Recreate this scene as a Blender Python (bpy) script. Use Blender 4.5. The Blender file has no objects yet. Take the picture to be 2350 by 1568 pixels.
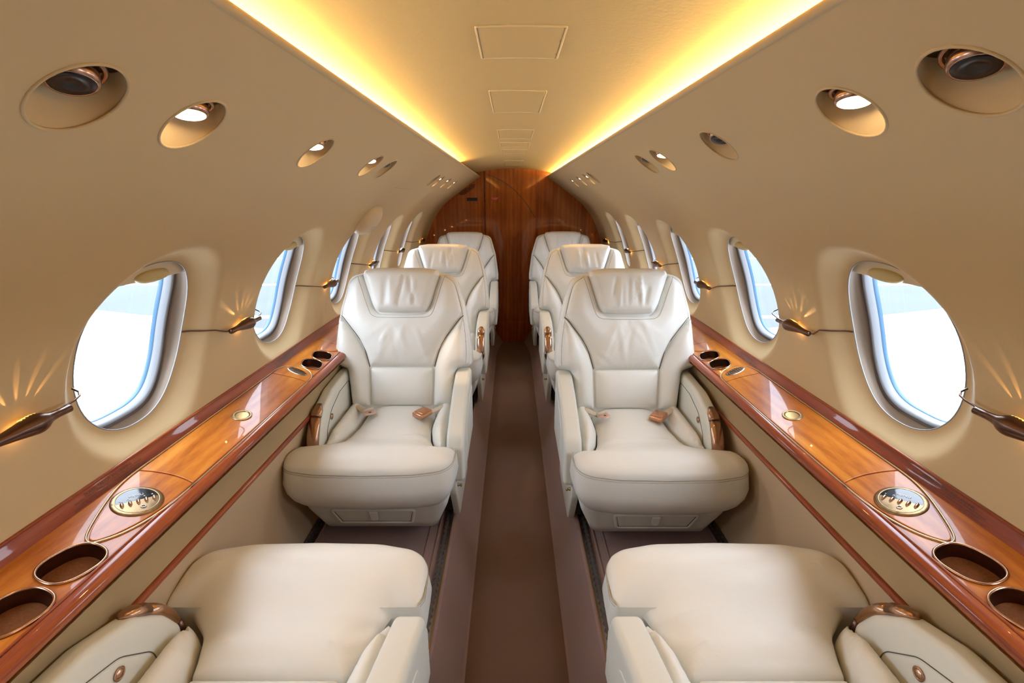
import bpy, bmesh, math, random
import numpy as np
from mathutils import Vector, Matrix
from mathutils.geometry import delaunay_2d_cdt

R = math.radians
S = bpy.context.scene
COL = S.collection
random.seed(7)
EYE = 1.45                      # eye height above the aisle floor; h below is measured down from it
DROP = 16.51

# ------------------------------------------------------------------ camera, sky, exposure
cam = bpy.data.cameras.new('camera')
cam.sensor_width = 36.0
cam.lens = 17.0
cam.clip_start = 0.02
cam.clip_end = 300
camo = bpy.data.objects.new('camera', cam)
COL.objects.link(camo)
camo.location = (-0.015, 0.0, EYE)
camo.rotation_euler = (R(90 - DROP), 0, 0)
S.camera = camo

SKY = 10.0
w = bpy.data.worlds.new('sky')
S.world = w
w.use_nodes = True
bg = w.node_tree.nodes['Background']
bg.inputs[0].default_value = (0.86, 0.96, 1.12, 1)
bg.inputs[1].default_value = SKY

S.view_settings.view_transform = 'Standard'
S.view_settings.look = 'None'
S.view_settings.gamma = 1.0
S.view_settings.exposure = 0.13
S.cycles.max_bounces = 7
S.cycles.diffuse_bounces = 4
S.cycles.adaptive_threshold = 0.02
S.cycles.transparent_max_bounces = 12

COVE_POWER = 34.0
SPOT_POWER = 2.6
GLOW_POWER = 0.06

# ------------------------------------------------------------------ materials
MAT = {}


def srgb(r, g, b):
    f = lambda c: (c / 255 / 12.92) if c / 255 <= 0.04045 else ((c / 255 + 0.055) / 1.055) ** 2.4
    return (f(r), f(g), f(b), 1)


def mat(name, col, rough=0.5, metal=0.0, coat=0.0, spec=0.5, bump=None, vary=0.0, vscale=6.0, emit=None, sheen=0.0, stretch=(1, 1, 1), emit_w=0.0):
    m = bpy.data.materials.new(name)
    m.use_nodes = True
    nt = m.node_tree
    b = nt.nodes['Principled BSDF']
    b.inputs['Base Color'].default_value = col
    b.inputs['Roughness'].default_value = rough
    b.inputs['Metallic'].default_value = metal
    b.inputs['Coat Weight'].default_value = coat
    b.inputs['Coat Roughness'].default_value = 0.06
    b.inputs['Specular IOR Level'].default_value = spec
    b.inputs['Sheen Weight'].default_value = sheen
    tc = nt.nodes.new('ShaderNodeTexCoord')
    mp = nt.nodes.new('ShaderNodeMapping')
    mp.inputs['Scale'].default_value = stretch
    nt.links.new(tc.outputs['Object'], mp.inputs[0])
    if vary:
        n = nt.nodes.new('ShaderNodeTexNoise')
        n.inputs['Scale'].default_value = vscale
        n.inputs['Detail'].default_value = 5
        nt.links.new(mp.outputs[0], n.inputs[0])
        mx = nt.nodes.new('ShaderNodeMix')
        mx.data_type = 'RGBA'
        mx.inputs[6].default_value = tuple(c * (1 - vary) for c in col[:3]) + (1,)
        mx.inputs[7].default_value = tuple(min(1, c * (1 + vary)) for c in col[:3]) + (1,)
        nt.links.new(n.outputs[0], mx.inputs[0])
        nt.links.new(mx.outputs[2], b.inputs['Base Color'])
    if bump:
        prev = None
        for (kind, sc, st, di) in bump:
            if kind == 'v':
                t = nt.nodes.new('ShaderNodeTexVoronoi')
            else:
                t = nt.nodes.new('ShaderNodeTexNoise')
                t.inputs['Detail'].default_value = 4
            t.inputs['Scale'].default_value = sc
            nt.links.new(mp.outputs[0], t.inputs[0])
            bp = nt.nodes.new('ShaderNodeBump')
            bp.inputs['Strength'].default_value = st
            bp.inputs['Distance'].default_value = di
            nt.links.new(t.outputs[0], bp.inputs['Height'])
            if prev:
                nt.links.new(prev.outputs[0], bp.inputs['Normal'])
            prev = bp
        nt.links.new(prev.outputs[0], b.inputs['Normal'])
    if emit:
        b.inputs['Emission Color'].default_value = emit
        b.inputs['Emission Strength'].default_value = emit_w
    MAT[name] = m
    return m


def wood(name, dark, mid, light, stretch, rough=0.34, coat=0.45, scale=1.0):
    m = bpy.data.materials.new(name)
    m.use_nodes = True
    nt = m.node_tree
    b = nt.nodes['Principled BSDF']
    b.inputs['Roughness'].default_value = rough
    b.inputs['Specular IOR Level'].default_value = 0.2
    b.inputs['Coat Weight'].default_value = coat
    b.inputs['Coat Roughness'].default_value = 0.03
    tc = nt.nodes.new('ShaderNodeTexCoord')
    mp = nt.nodes.new('ShaderNodeMapping')
    mp.inputs['Scale'].default_value = stretch
    nt.links.new(tc.outputs['Object'], mp.inputs[0])
    n1 = nt.nodes.new('ShaderNodeTexNoise')
    n1.inputs['Scale'].default_value = 2.2 * scale
    n1.inputs['Detail'].default_value = 4
    n1.inputs['Distortion'].default_value = 0.9
    n2 = nt.nodes.new('ShaderNodeTexNoise')
    n2.inputs['Scale'].default_value = 30 * scale
    n2.inputs['Detail'].default_value = 3
    n3 = nt.nodes.new('ShaderNodeTexWave')
    n3.inputs['Scale'].default_value = 1.6 * scale
    n3.inputs['Distortion'].default_value = 7.0
    n3.inputs['Detail'].default_value = 3
    for n in (n1, n2, n3):
        nt.links.new(mp.outputs[0], n.inputs[0])
    a1 = nt.nodes.new('ShaderNodeMath'); a1.operation = 'MULTIPLY_ADD'
    a1.inputs[1].default_value = 0.28; 
    nt.links.new(n2.outputs[0], a1.inputs[0]); nt.links.new(n1.outputs[0], a1.inputs[2])
    a2 = nt.nodes.new('ShaderNodeMath'); a2.operation = 'MULTIPLY_ADD'
    a2.inputs[1].default_value = 0.12
    nt.links.new(n3.outputs[1], a2.inputs[0]); nt.links.new(a1.outputs[0], a2.inputs[2])
    r = nt.nodes.new('ShaderNodeValToRGB')
    r.color_ramp.elements[0].position = 0.42
    r.color_ramp.elements[0].color = dark
    r.color_ramp.elements[1].position = 0.95
    r.color_ramp.elements[1].color = light
    e = r.color_ramp.elements.new(0.68)
    e.color = mid
    nt.links.new(a2.outputs[0], r.inputs[0])
    nt.links.new(r.outputs[0], b.inputs['Base Color'])
    MAT[name] = m
    return m


LEATHER = mat('cream_leather', srgb(227, 226, 218), 0.40, spec=0.45, vary=0.03, vscale=9,
              bump=[('n', 16, 0.22, 0.006), ('v', 700, 0.10, 0.0006)])
SHELLP = mat('cream_panel', srgb(217, 217, 207), 0.42, spec=0.4, bump=[('n', 400, 0.05, 0.0006)])
STITCH = mat('seam_thread', srgb(176, 164, 142), 0.7)
DARKSEAM = mat('dark_seam', srgb(96, 84, 66), 0.8)
WALL = mat('tan_wall', srgb(197, 175, 134), 0.62, spec=0.25, vary=0.02, vscale=3, bump=[('n', 160, 0.10, 0.0012), ('n', 18, 0.06, 0.004)])
CEIL = mat('cream_ceiling_vinyl', srgb(206, 177, 122), 0.5, spec=0.3, bump=[('n', 120, 0.22, 0.002), ('n', 26, 0.15, 0.004)])
DADO = mat('tan_fabric', srgb(178, 152, 112), 0.8, spec=0.2, bump=[('n', 300, 0.1, 0.001)])
LOWER = mat('tan_lower_panel', srgb(200, 174, 140), 0.6, spec=0.25, bump=[('n', 200, 0.08, 0.001)])
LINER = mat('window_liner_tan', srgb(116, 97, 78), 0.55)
RIM = mat('white_plastic', srgb(140, 143, 146), 0.4)
SEAL = mat('blue_acrylic_edge', srgb(84, 118, 146), 0.25)
GREYSEAL = mat('grey_rubber', srgb(84, 76, 74), 0.6)
SHADE = mat('shade_cream', srgb(214, 196, 162), 0.5)
GRIP = mat('shade_grip_olive', srgb(196, 178, 120), 0.4)
BRONZE = mat('antique_bronze', srgb(186, 148, 122), 0.26, metal=1.0, vary=0.15, vscale=40, stretch=(1, 1, 9))
BRONZE_D = mat('dark_bronze', srgb(106, 80, 67), 0.3, metal=1.0, vary=0.2, vscale=40)
COPPER = mat('copper_buckle', srgb(206, 150, 116), 0.25, metal=1.0)
BRASS = mat('brass', srgb(180, 150, 96), 0.3, metal=1.0, vary=0.1, vscale=30)
PLATE = mat('brushed_bronze_plate', srgb(140, 114, 82), 0.36, metal=1.0, vary=0.12, vscale=60, stretch=(1, 8, 1))
INLAY = mat('gold_inlay', srgb(204, 182, 140), 0.3, metal=0.8)
STEEL = mat('dull_steel', srgb(150, 148, 148), 0.35, metal=1.0, vary=0.2, vscale=60)
NICKEL = mat('grille_nickel', srgb(176, 166, 158), 0.25, metal=1.0)
BLACK = mat('black_plastic', srgb(20, 18, 20), 0.35)
DISPLAY = mat('dark_display_glass', srgb(44, 42, 44), 0.08, spec=0.6)
TABPINK = mat('belt_tongue_pink', srgb(214, 176, 158), 0.35, metal=0.5)
SEAMTAN = mat('tan_seam', srgb(128, 104, 72), 0.8)
BELT = mat('belt_webbing', srgb(206, 190, 168), 0.8, bump=[('n', 500, 0.3, 0.001)])
CORK = mat('cork', srgb(120, 72, 34), 0.9, vary=0.45, vscale=260, bump=[('n', 260, 0.3, 0.001)])
CARPET = mat('mauve_carpet', srgb(156, 126, 120), 0.95, spec=0.1, sheen=0.25, vary=0.38, vscale=520, bump=[('n', 900, 0.9, 0.003), ('n', 30, 0.25, 0.004)])
CARPET_A = mat('brown_aisle_carpet', srgb(122, 92, 76), 0.95, spec=0.1, sheen=0.2, vary=0.38, vscale=520, bump=[('n', 900, 0.9, 0.003), ('n', 8, 0.3, 0.004)])
CARPET_R = mat('carpet_binding', srgb(142, 118, 114), 0.9, spec=0.1, vary=0.15, vscale=300)
WOOD_L = wood('cherry_veneer', srgb(150, 78, 24), srgb(186, 108, 36), srgb(208, 136, 54), (7, 1.2, 7))
WOOD_M = wood('red_cherry_moulding', srgb(112, 48, 22), srgb(146, 68, 34), srgb(168, 92, 46), (12, 0.8, 12))
WOOD_B = wood('bulkhead_veneer', srgb(130, 62, 20), srgb(164, 86, 30), srgb(190, 110, 44), (5, 5, 0.6), coat=0.8)
REDTAG = mat('red_placard', srgb(200, 40, 30), 0.4)
WHITEINK = mat('white_ink', srgb(235, 225, 215), 0.5)
BLACKINK = mat('black_ink', srgb(30, 16, 12), 0.5)
GREYINK = mat('grey_ink', srgb(150, 136, 118), 0.5)
LENS = mat('lit_lens', (1, 1, 1, 1), 0.3, emit=(1.0, 0.72, 0.42, 1), emit_w=16.0)
LED = mat('cove_strip', (1, 1, 1, 1), 0.5, emit=(1.0, 0.80, 0.36, 1), emit_w=COVE_POWER)
SLIT = mat('lamp_slit', (1, 0.7, 0.3, 1), 0.4, emit=(1.0, 0.55, 0.12, 1), emit_w=2.5)
WING = mat('white_wing_paint', srgb(238, 240, 242), 0.5)
HULL = mat('hull_paint', srgb(225, 226, 228), 0.5)


def glass_material():
    m = bpy.data.materials.new('window_acrylic')
    m.use_nodes = True
    nt = m.node_tree
    nt.nodes.remove(nt.nodes['Principled BSDF'])
    o = nt.nodes['Material Output']
    t = nt.nodes.new('ShaderNodeBsdfTransparent')
    t.inputs[0].default_value = (0.95, 0.98, 1.0, 1)
    g = nt.nodes.new('ShaderNodeBsdfGlossy')
    g.inputs['Roughness'].default_value = 0.02
    f = nt.nodes.new('ShaderNodeFresnel')
    f.inputs[0].default_value = 1.3
    x = nt.nodes.new('ShaderNodeMixShader')
    nt.links.new(f.outputs[0], x.inputs[0])
    nt.links.new(t.outputs[0], x.inputs[1])
    nt.links.new(g.outputs[0], x.inputs[2])
    nt.links.new(x.outputs[0], o.inputs[0])
    return m


GLASS = glass_material()


def apron_material():
    m = bpy.data.materials.new('apron_concrete')
    m.use_nodes = True
    nt = m.node_tree
    b = nt.nodes['Principled BSDF']
    b.inputs['Roughness'].default_value = 0.9
    tc = nt.nodes.new('ShaderNodeTexCoord')
    n = nt.nodes.new('ShaderNodeTexNoise')
    n.inputs['Scale'].default_value = 0.6
    n.inputs['Detail'].default_value = 6
    nt.links.new(tc.outputs['Object'], n.inputs[0])
    r = nt.nodes.new('ShaderNodeValToRGB')
    r.color_ramp.elements[0].color = (0.026, 0.033, 0.041, 1)
    r.color_ramp.elements[1].color = (0.042, 0.050, 0.058, 1)
    nt.links.new(n.outputs[0], r.inputs[0])
    nt.links.new(r.outputs[0], b.inputs['Base Color'])
    return m


APRON = apron_material()
STRIPE = mat('white_road_paint', srgb(226, 228, 230), 0.8)


# ------------------------------------------------------------------ object helpers
def link(name, me, m=None, parent=None, smooth=True):
    if m is not None:
        me.materials.append(m)
    if smooth:
        me.polygons.foreach_set('use_smooth', [True] * len(me.polygons))
    o = bpy.data.objects.new(name, me)
    COL.objects.link(o)
    if parent is not None:
        o.parent = parent
    return o


def mk(name, vf, m, parent=None, smooth=True, fix=True, sharp=None):
    v, f = vf
    me = bpy.data.meshes.new(name)
    me.from_pydata([tuple(p) for p in v], [], [tuple(q) for q in f])
    if fix:
        bm = bmesh.new()
        bm.from_mesh(me)
        bmesh.ops.recalc_face_normals(bm, faces=bm.faces)
        bm.to_mesh(me)
        bm.free()
    o = link(name, me, m, parent, smooth)
    if sharp and smooth:
        me.set_sharp_from_angle(angle=R(sharp))
    return o


def empty(name, loc=(0, 0, 0), rz=0.0):
    o = bpy.data.objects.new(name, None)
    o.empty_display_size = 0.05
    o.location = loc
    o.rotation_euler = (0, 0, rz)
    COL.objects.link(o)
    return o


def tag(o, label, cat, group=None):
    o['label'] = label
    o['category'] = cat
    if group:
        o['group'] = group
    return o


def struct(o):
    o['kind'] = 'structure'
    return o


def join(*vfs):
    V, F = [], []
    for v, f in vfs:
        k = len(V)
        V += [tuple(p) for p in v]
        F += [tuple(i + k for i in q) for q in f]
    return V, F


def tube(path, rad, n=10, closed=False, cap=True, flat=(1.0, 1.0), up=(0, 0, 1)):
    P = [Vector(p) for p in path]
    N = len(P)
    rr = rad if isinstance(rad, (list, tuple)) else [rad] * N
    V, F = [], []
    prevu = None
    for i in range(N):
        a = P[(i - 1) % N] if (closed or i > 0) else P[i]
        b = P[(i + 1) % N] if (closed or i < N - 1) else P[i]
        t = (b - a).normalized()
        u = Vector(up) - t * t.dot(Vector(up))
        if u.length < 1e-3:
            u = prevu if prevu is not None else Vector((1, 0, 0)) - t * t.x
        u.normalize()
        prevu = u
        s = t.cross(u)
        for k in range(n):
            c = 2 * math.pi * k / n
            V.append(P[i] + u * (math.cos(c) * rr[i] * flat[0]) + s * (math.sin(c) * rr[i] * flat[1]))
    for i in range(N if closed else N - 1):
        j = (i + 1) % N
        for k in range(n):
            l = (k + 1) % n
            F.append((i * n + k, i * n + l, j * n + l, j * n + k))
    if cap and not closed:
        F.append(tuple(range(n)))
        F.append(tuple((N - 1) * n + k for k in range(n)))
    return V, F


def lathe(prof, M, n=24):
    """prof: (radius, distance along local z)"""
    V, F = [], []
    for (r, z) in prof:
        for k in range(n):
            a = 2 * math.pi * k / n
            V.append(M @ Vector((r * math.cos(a), r * math.sin(a), z)))
    for i in range(len(prof) - 1):
        for k in range(n):
            l = (k + 1) % n
            F.append((i * n + k, i * n + l, (i + 1) * n + l, (i + 1) * n + k))
    F.append(tuple(range(n)))
    F.append(tuple((len(prof) - 1) * n + k for k in range(n)))
    return V, F


def frame(o, x, y, z):
    return Matrix(((x[0], y[0], z[0], o[0]), (x[1], y[1], z[1], o[1]), (x[2], y[2], z[2], o[2]), (0, 0, 0, 1)))


def zframe(o, z, hint=(0, 1, 0)):
    z = Vector(z).normalized()
    x = Vector(hint) - z * z.dot(Vector(hint))
    x.normalize()
    return frame(o, x, z.cross(x), z)


def rbox(c, s, r=0.004, seg=3):
    bm = bmesh.new()
    bmesh.ops.create_cube(bm, size=1.0)
    for v in bm.verts:
        v.co = Vector((c[0] + v.co.x * s[0], c[1] + v.co.y * s[1], c[2] + v.co.z * s[2]))
    if r:
        bmesh.ops.bevel(bm, geom=bm.edges[:], offset=min(r, min(s) * 0.49), segments=seg, affect='EDGES', profile=0.5)
    V = [v.co.copy() for v in bm.verts]
    bm.verts.index_update()
    F = [tuple(v.index for v in f.verts) for f in bm.faces]
    bm.free()
    return V, F


def xf(vf, M):
    return [M @ Vector(p) for p in vf[0]], vf[1]


def sweep(profile, y0, y1, ny, fn=None):
    """profile: list of (x, z); extruded along y"""
    V, F = [], []
    n = len(profile)
    for i in range(ny + 1):
        y = y0 + (y1 - y0) * i / ny
        for (x, z) in profile:
            V.append(fn(x, y, z) if fn else (x, y, z))
    for i in range(ny):
        for k in range(n - 1):
            F.append((i * n + k, i * n + k + 1, (i + 1) * n + k + 1, (i + 1) * n + k))
    return V, F


# ---- 2D outlines
def fillet(pts, step=0.012):
    """pts: (x, y, r) -> rounded closed polyline, resampled"""
    n = len(pts)
    out = []
    for i in range(n):
        x, y = pts[i][0], pts[i][1]
        r = pts[i][2] if len(pts[i]) > 2 else 0.0
        p = Vector((x, y))
        a = Vector(pts[i - 1][:2]) - p
        b = Vector(pts[(i + 1) % n][:2]) - p
        la, lb = a.length, b.length
        if r <= 0 or la < 1e-6 or lb < 1e-6:
            out.append(p)
            continue
        a.normalize(); b.normalize()
        ang = math.acos(max(-1, min(1, a.dot(b))))
        if ang > math.pi - 0.02:
            out.append(p)
            continue
        t = min(r / math.tan(ang / 2), la * 0.48, lb * 0.48)
        p0, p1 = p + a * t, p + b * t
        m = max(3, int(math.pi * r / 2 / step) + 3)
        for k in range(m + 1):
            q = k / m
            out.append(p0 * (1 - q) ** 2 + p * 2 * q * (1 - q) + p1 * q * q)
    res = []
    for i in range(len(out)):
        a, b = out[i], out[(i + 1) % len(out)]
        L = (b - a).length
        if L < 1e-5:
            continue
        k = max(1, int(math.ceil(L / step)))
        for j in range(k):
            res.append(a + (b - a) * (j / k))
    P = np.array([[p.x, p.y] for p in res])
    A = 0.5 * np.sum(P[:, 0] * np.roll(P[:, 1], -1) - np.roll(P[:, 0], -1) * P[:, 1])
    return P if A > 0 else P[::-1].copy()


def sym(half, step=0.012):
    """half outline from the centre line (x=0) round the +x side back to x=0"""
    other = [(-p[0],) + tuple(p[1:]) for p in reversed(half) if abs(p[0]) > 1e-9]
    return fillet(list(half) + other, step)


def oval(cx, cy, a, b, n=48, e=2.0, rot=0.0):
    P = []
    for k in range(n):
        t = 2 * math.pi * k / n
        c, s = math.cos(t), math.sin(t)
        x = a * math.copysign(abs(c) ** (2 / e), c)
        y = b * math.copysign(abs(s) ** (2 / e), s)
        P.append((cx + x * math.cos(rot) - y * math.sin(rot), cy + x * math.sin(rot) + y * math.cos(rot)))
    return np.array(P)


def inside(P, loop):
    x, y = P[:, 0][:, None], P[:, 1][:, None]
    x0, y0 = loop[:, 0][None], loop[:, 1][None]
    x1, y1 = np.roll(loop[:, 0], -1)[None], np.roll(loop[:, 1], -1)[None]
    c = (y0 > y) != (y1 > y)
    with np.errstate(divide='ignore', invalid='ignore'):
        xi = (x1 - x0) * (y - y0) / (y1 - y0) + x0
    return (np.sum(c & (x < xi), axis=1) % 2) == 1


def dist(P, loop):
    A = loop
    B = np.roll(loop, -1, axis=0)
    out = np.empty(len(P))
    for i in range(0, len(P), 1500):
        Q = P[i:i + 1500][:, None, :]
        d = B - A
        t = np.clip(np.sum((Q - A) * d, axis=2) / np.maximum(np.sum(d * d, axis=1), 1e-14), 0, 1)
        C = A + t[..., None] * d
        out[i:i + 1500] = np.sqrt(np.min(np.sum((Q - C) ** 2, axis=2), axis=1))
    return out


def normals2(loop):
    t = np.roll(loop, -1, axis=0) - np.roll(loop, 1, axis=0)
    t /= np.maximum(np.linalg.norm(t, axis=1), 1e-9)[:, None]
    return np.stack([-t[:, 1], t[:, 0]], axis=1)      # inward for CCW


def grid(lo, hi, g):
    X, Y = np.meshgrid(np.arange(lo[0] + g / 2, hi[0], g), np.arange(lo[1] + g / 2, hi[1], g))
    X = X + (np.arange(X.shape[0])[:, None] % 2) * g * 0.5
    return np.stack([X.ravel(), Y.ravel()], axis=1)


def triangulate(loops, pts, keep):
    V, E = [], []
    for L in loops:
        k = len(V)
        V += [Vector((float(p[0]), float(p[1]))) for p in L]
        E += [(k + i, k + (i + 1) % len(L)) for i in range(len(L))]
    V += [Vector((float(p[0]), float(p[1]))) for p in pts]
    r = delaunay_2d_cdt(V, E, [], 0, 1e-8)
    vv = np.array([[p.x, p.y] for p in r[0]])
    tr = np.array([list(f) for f in r[2] if len(f) == 3])
    back = {}
    for i, src in enumerate(r[3]):
        for sI in src:
            back[sI] = i
    cen = vv[tr].mean(axis=1)
    tr = tr[keep(cen)]
    return vv, tr, back


def pillow(loop, H, r, mapf, crown=0.0, depth=0.0, extra=None, g=0.017, back=None, p=2.0):
    """a padded panel: closed outline, edge rounding radius r, height H, skirt of the given depth, optional rounded underside"""
    nrm = normals2(loop)
    pts = []
    for f in ((0.25, 0.6, 1.02) if r < 0.006 else (0.03, 0.09, 0.2, 0.36, 0.58, 0.85)):
        q = loop + nrm * (r * f)
        if f > 0.3 and r >= 0.006:
            q = q[::2]
        ok = inside(q, loop)
        q = q[ok]
        if len(q):
            q = q[dist(q, loop) > r * f * 0.93]
            pts.append(q)
    gp = grid(loop.min(axis=0), loop.max(axis=0), g)
    gp = gp[inside(gp, loop)]
    if len(gp):
        gp = gp[dist(gp, loop) > r * 0.98]
        pts.append(gp)
    pts = np.concatenate(pts) if pts else np.zeros((0, 2))
    vv, tr, bk = triangulate([loop], pts, lambda c: inside(c, loop))
    d = dist(vv, loop)
    nb = len(loop)
    bidx = [bk[i] for i in range(nb)]
    d[bidx] = 0
    q = np.clip(d / r, 0, 1)
    dm = max(d.max(), 1e-6)
    z = H * (1 - (1 - q) ** p) ** (1 / p) + crown * (1 - (1 - d / dm) ** 2)
    ex = np.array([extra(x, y, dd) for (x, y), dd in zip(vv, d)]) if extra else np.zeros(len(vv))
    V = [mapf(x, y, zz) for (x, y), zz in zip(vv, z + ex)]
    F = [tuple(t) for t in tr]
    ring = bidx
    if depth > 0:
        k = len(V)
        V += [mapf(vv[i][0], vv[i][1], ex[i] - depth) for i in bidx]
        for i in range(nb):
            j = (i + 1) % nb
            F.append((bidx[i], k + i, k + j, bidx[j]))
        ring = [k + i for i in range(nb)]
    if back:
        H2, r2 = back
        q2 = np.clip(d / r2, 0, 1)
        z2 = -depth - H2 * (1 - (1 - q2) ** 2) ** 0.5
        im = {b: ring[i] for i, b in enumerate(bidx)}
        for i in range(len(vv)):
            if i not in im:
                im[i] = len(V)
                V.append(mapf(vv[i][0], vv[i][1], z2[i] + ex[i]))
        F += [(im[t[2]], im[t[1]], im[t[0]]) for t in tr]
    return V, F


from mathutils.bvhtree import BVHTree


def surface(vfs):
    V, F = join(*vfs)
    return BVHTree.FromPolygons([Vector(v) for v in V], F)


def text(name, s, size, M, m, parent, align='CENTER', depth=0.0):
    c = bpy.data.curves.new(name, 'FONT')
    c.body = s
    c.size = 1.0
    c.align_x = align
    c.align_y = 'CENTER'
    c.extrude = depth
    M = M @ Matrix.Scale(size, 4)
    c.offset = 0.0
    o = bpy.data.objects.new(name, c)
    COL.objects.link(o)
    bpy.context.view_layer.update()
    me = bpy.data.meshes.new_from_object(o.evaluated_get(bpy.context.evaluated_depsgraph_get()))
    bpy.data.objects.remove(o)
    bpy.data.curves.remove(c)
    me.name = name
    for v in me.vertices:
        v.co = M @ v.co
    return link(name, me, m, parent, smooth=False)


def light(name, kind, loc, energy, color, parent=None, **kw):
    l = bpy.data.lights.new(name, kind)
    l.energy = energy
    l.color = color
    for k, v in kw.items():
        setattr(l, k, v)
    o = bpy.data.objects.new(name, l)
    o.location = loc
    COL.objects.link(o)
    if parent is not None:
        o.parent = parent
    return o


def aim(o, d):
    o.rotation_euler = Vector(d).to_track_quat('-Z', 'Y').to_euler()


# ------------------------------------------------------------------ cabin shell
Y0, Y1 = -1.6, 4.9
_tab = [(-0.197, 0.323), (-0.13, 0.424), (-0.067, 0.511), (-0.008, 0.592), (0.049, 0.663), (0.097, 0.707), (0.147, 0.745), (0.205, 0.783),
        (0.266, 0.815), (0.32, 0.838), (0.373, 0.856), (0.443, 0.873), (0.5, 0.880), (0.56, 0.880), (0.62, 0.874)]


def _catmull(T, n=8):
    out = []
    for i in range(len(T) - 1):
        p0 = T[max(i - 1, 0)]; p1 = T[i]; p2 = T[i + 1]; p3 = T[min(i + 2, len(T) - 1)]
        for k in range(n):
            t = k / n
            out.append(tuple(0.5 * (2 * b + (c - a) * t + (2 * a - 5 * b + 4 * c - d) * t * t + (3 * b - a - 3 * c + d) * t ** 3)
                             for a, b, c, d in zip(p0, p1, p2, p3)))
    out.append(T[-1])
    return np.array(out)


PROF = _catmull(_tab)
PS = np.concatenate([[0], np.cumsum(np.linalg.norm(np.diff(PROF, axis=0), axis=1))])
SMAX = float(PS[-1])


def prof(s):
    h = float(np.interp(s, PS, PROF[:, 0])); x = float(np.interp(s, PS, PROF[:, 1]))
    a, b = s - 0.012, s + 0.012
    dh = float(np.interp(b, PS, PROF[:, 0]) - np.interp(a, PS, PROF[:, 0]))
    dx = float(np.interp(b, PS, PROF[:, 1]) - np.interp(a, PS, PROF[:, 1]))
    L = math.hypot(dh, dx)
    return x, h, dh / L, -dx / L            # position, outward normal (nx, nh)


def s_of_h(h):
    return float(np.interp(h, PROF[:, 0], PS))


def W(side, y, s, off=0.0):
    x, h, nx, nh = prof(s)
    return Vector((side * (x + nx * off), y, EYE - (h + nh * off)))


def Wn(side, s):
    x, h, nx, nh = prof(s)
    return Vector((side * nx, 0, -nh))


# window openings in (y, s)
WIN_A, WIN_B, WIN_E = 0.165, 0.195, 2.25
WIN_S = s_of_h(0.331)
WIN_Y = [1.068 + 0.70 * k for k in range(-1, 5)]
DISH_D, DISH_W = 0.042, 0.072
REC_S = s_of_h(-0.10)
REC_SR = s_of_h(-0.113)
REC_R = 0.051
# (y, lit)
REC = {-1: [(0.555, 0), (0.745, 1), (1.19, 1), (1.64, 1), (1.83, 0), (2.93, 0), (3.12, 1), (3.46, 1), (3.84, 1)],
       1: [(0.545, 0), (0.725, 1), (1.165, 0), (1.585, 1), (1.765, 0), (2.90, 0), (3.08, 1), (3.40, 1), (3.80, 1)]}


def dish(d):
    t = min(max(1 - d / DISH_W, 0), 1)
    return DISH_D * (t * t * (3 - 2 * t)) ** 0.8


def make_wall(side):
    wins = [oval(y, WIN_S, WIN_A, WIN_B, 72, WIN_E) for y in WIN_Y]
    rs = REC_S if side < 0 else REC_SR
    recs = [oval(y, rs, REC_R, REC_R, 36) for y, lit in REC[side]]
    outer = fillet([(Y0, 0, 0), (Y1, 0, 0), (Y1, SMAX, 0), (Y0, SMAX, 0)], 0.04)
    g = grid((Y0 + 0.02, 0.02), (Y1 - 0.02, SMAX - 0.02), 0.028)
    bad = np.zeros(len(g), bool)
    pts = []
    for L in wins:
        c = L.mean(axis=0)
        n = -normals2(L)
        for f in (0.006, 0.014, 0.024, 0.034, 0.044, 0.054, 0.064, 0.074, 0.084):
            pts.append(L + n * f)
        near = np.abs(g[:, 0] - c[0]) < 0.3
        gi = np.where(near)[0]
        bad[gi] |= inside(g[gi], L) | (dist(g[gi], L) < 0.094)
    for L in recs:
        n = -normals2(L)
        for f in (0.004, 0.01, 0.02):
            pts.append((L + n * f))
        c = L.mean(axis=0)
        gi = np.where(np.abs(g[:, 0] - c[0]) < 0.2)[0]
        bad[gi] |= inside(g[gi], L) | (dist(g[gi], L) < 0.03)
    pts = np.concatenate([g[~bad]] + pts)
    pts = pts[(pts[:, 1] > 0.004) & (pts[:, 1] < SMAX - 0.004)]
    holes = wins + recs

    def keep(c):
        k = np.ones(len(c), bool)
        for L in holes:
            m = L.mean(axis=0)
            i = np.where(np.abs(c[:, 0] - m[0]) < 0.3)[0]
            k[i] &= ~inside(c[i], L)
        return k
    vv, tr, bk = triangulate([outer] + holes, pts, keep)
    V = []
    allw = np.array([L.mean(axis=0)[0] for L in wins])
    dd = np.full(len(vv), 9.0)
    for L in wins:
        i = np.where(np.abs(vv[:, 0] - L.mean(axis=0)[0]) < 0.32)[0]
        dd[i] = np.minimum(dd[i], dist(vv[i], L))
    for L in range(len(vv)):
        V.append(W(side, vv[L][0], vv[L][1], dish(dd[L])))
    o = mk('wall_left' if side < 0 else 'wall_right', (V, [tuple(t) for t in tr]), WALL, fix=False)
    if side > 0:
        o.data.flip_normals()
    struct(o)
    # rolled lip at the top edge
    t = mk('trim_1' if side < 0 else 'trim_2', tube([W(side, Y0 + (Y1 - Y0) * i / 30, 0.0, 0.004) for i in range(31)], 0.0065, 8), WALL)
    struct(t)


for sd in (-1, 1):
    make_wall(sd)

# ceiling panel behind the lips
def ceil_h(x):
    return -0.272 + 0.30 * x * x


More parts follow.
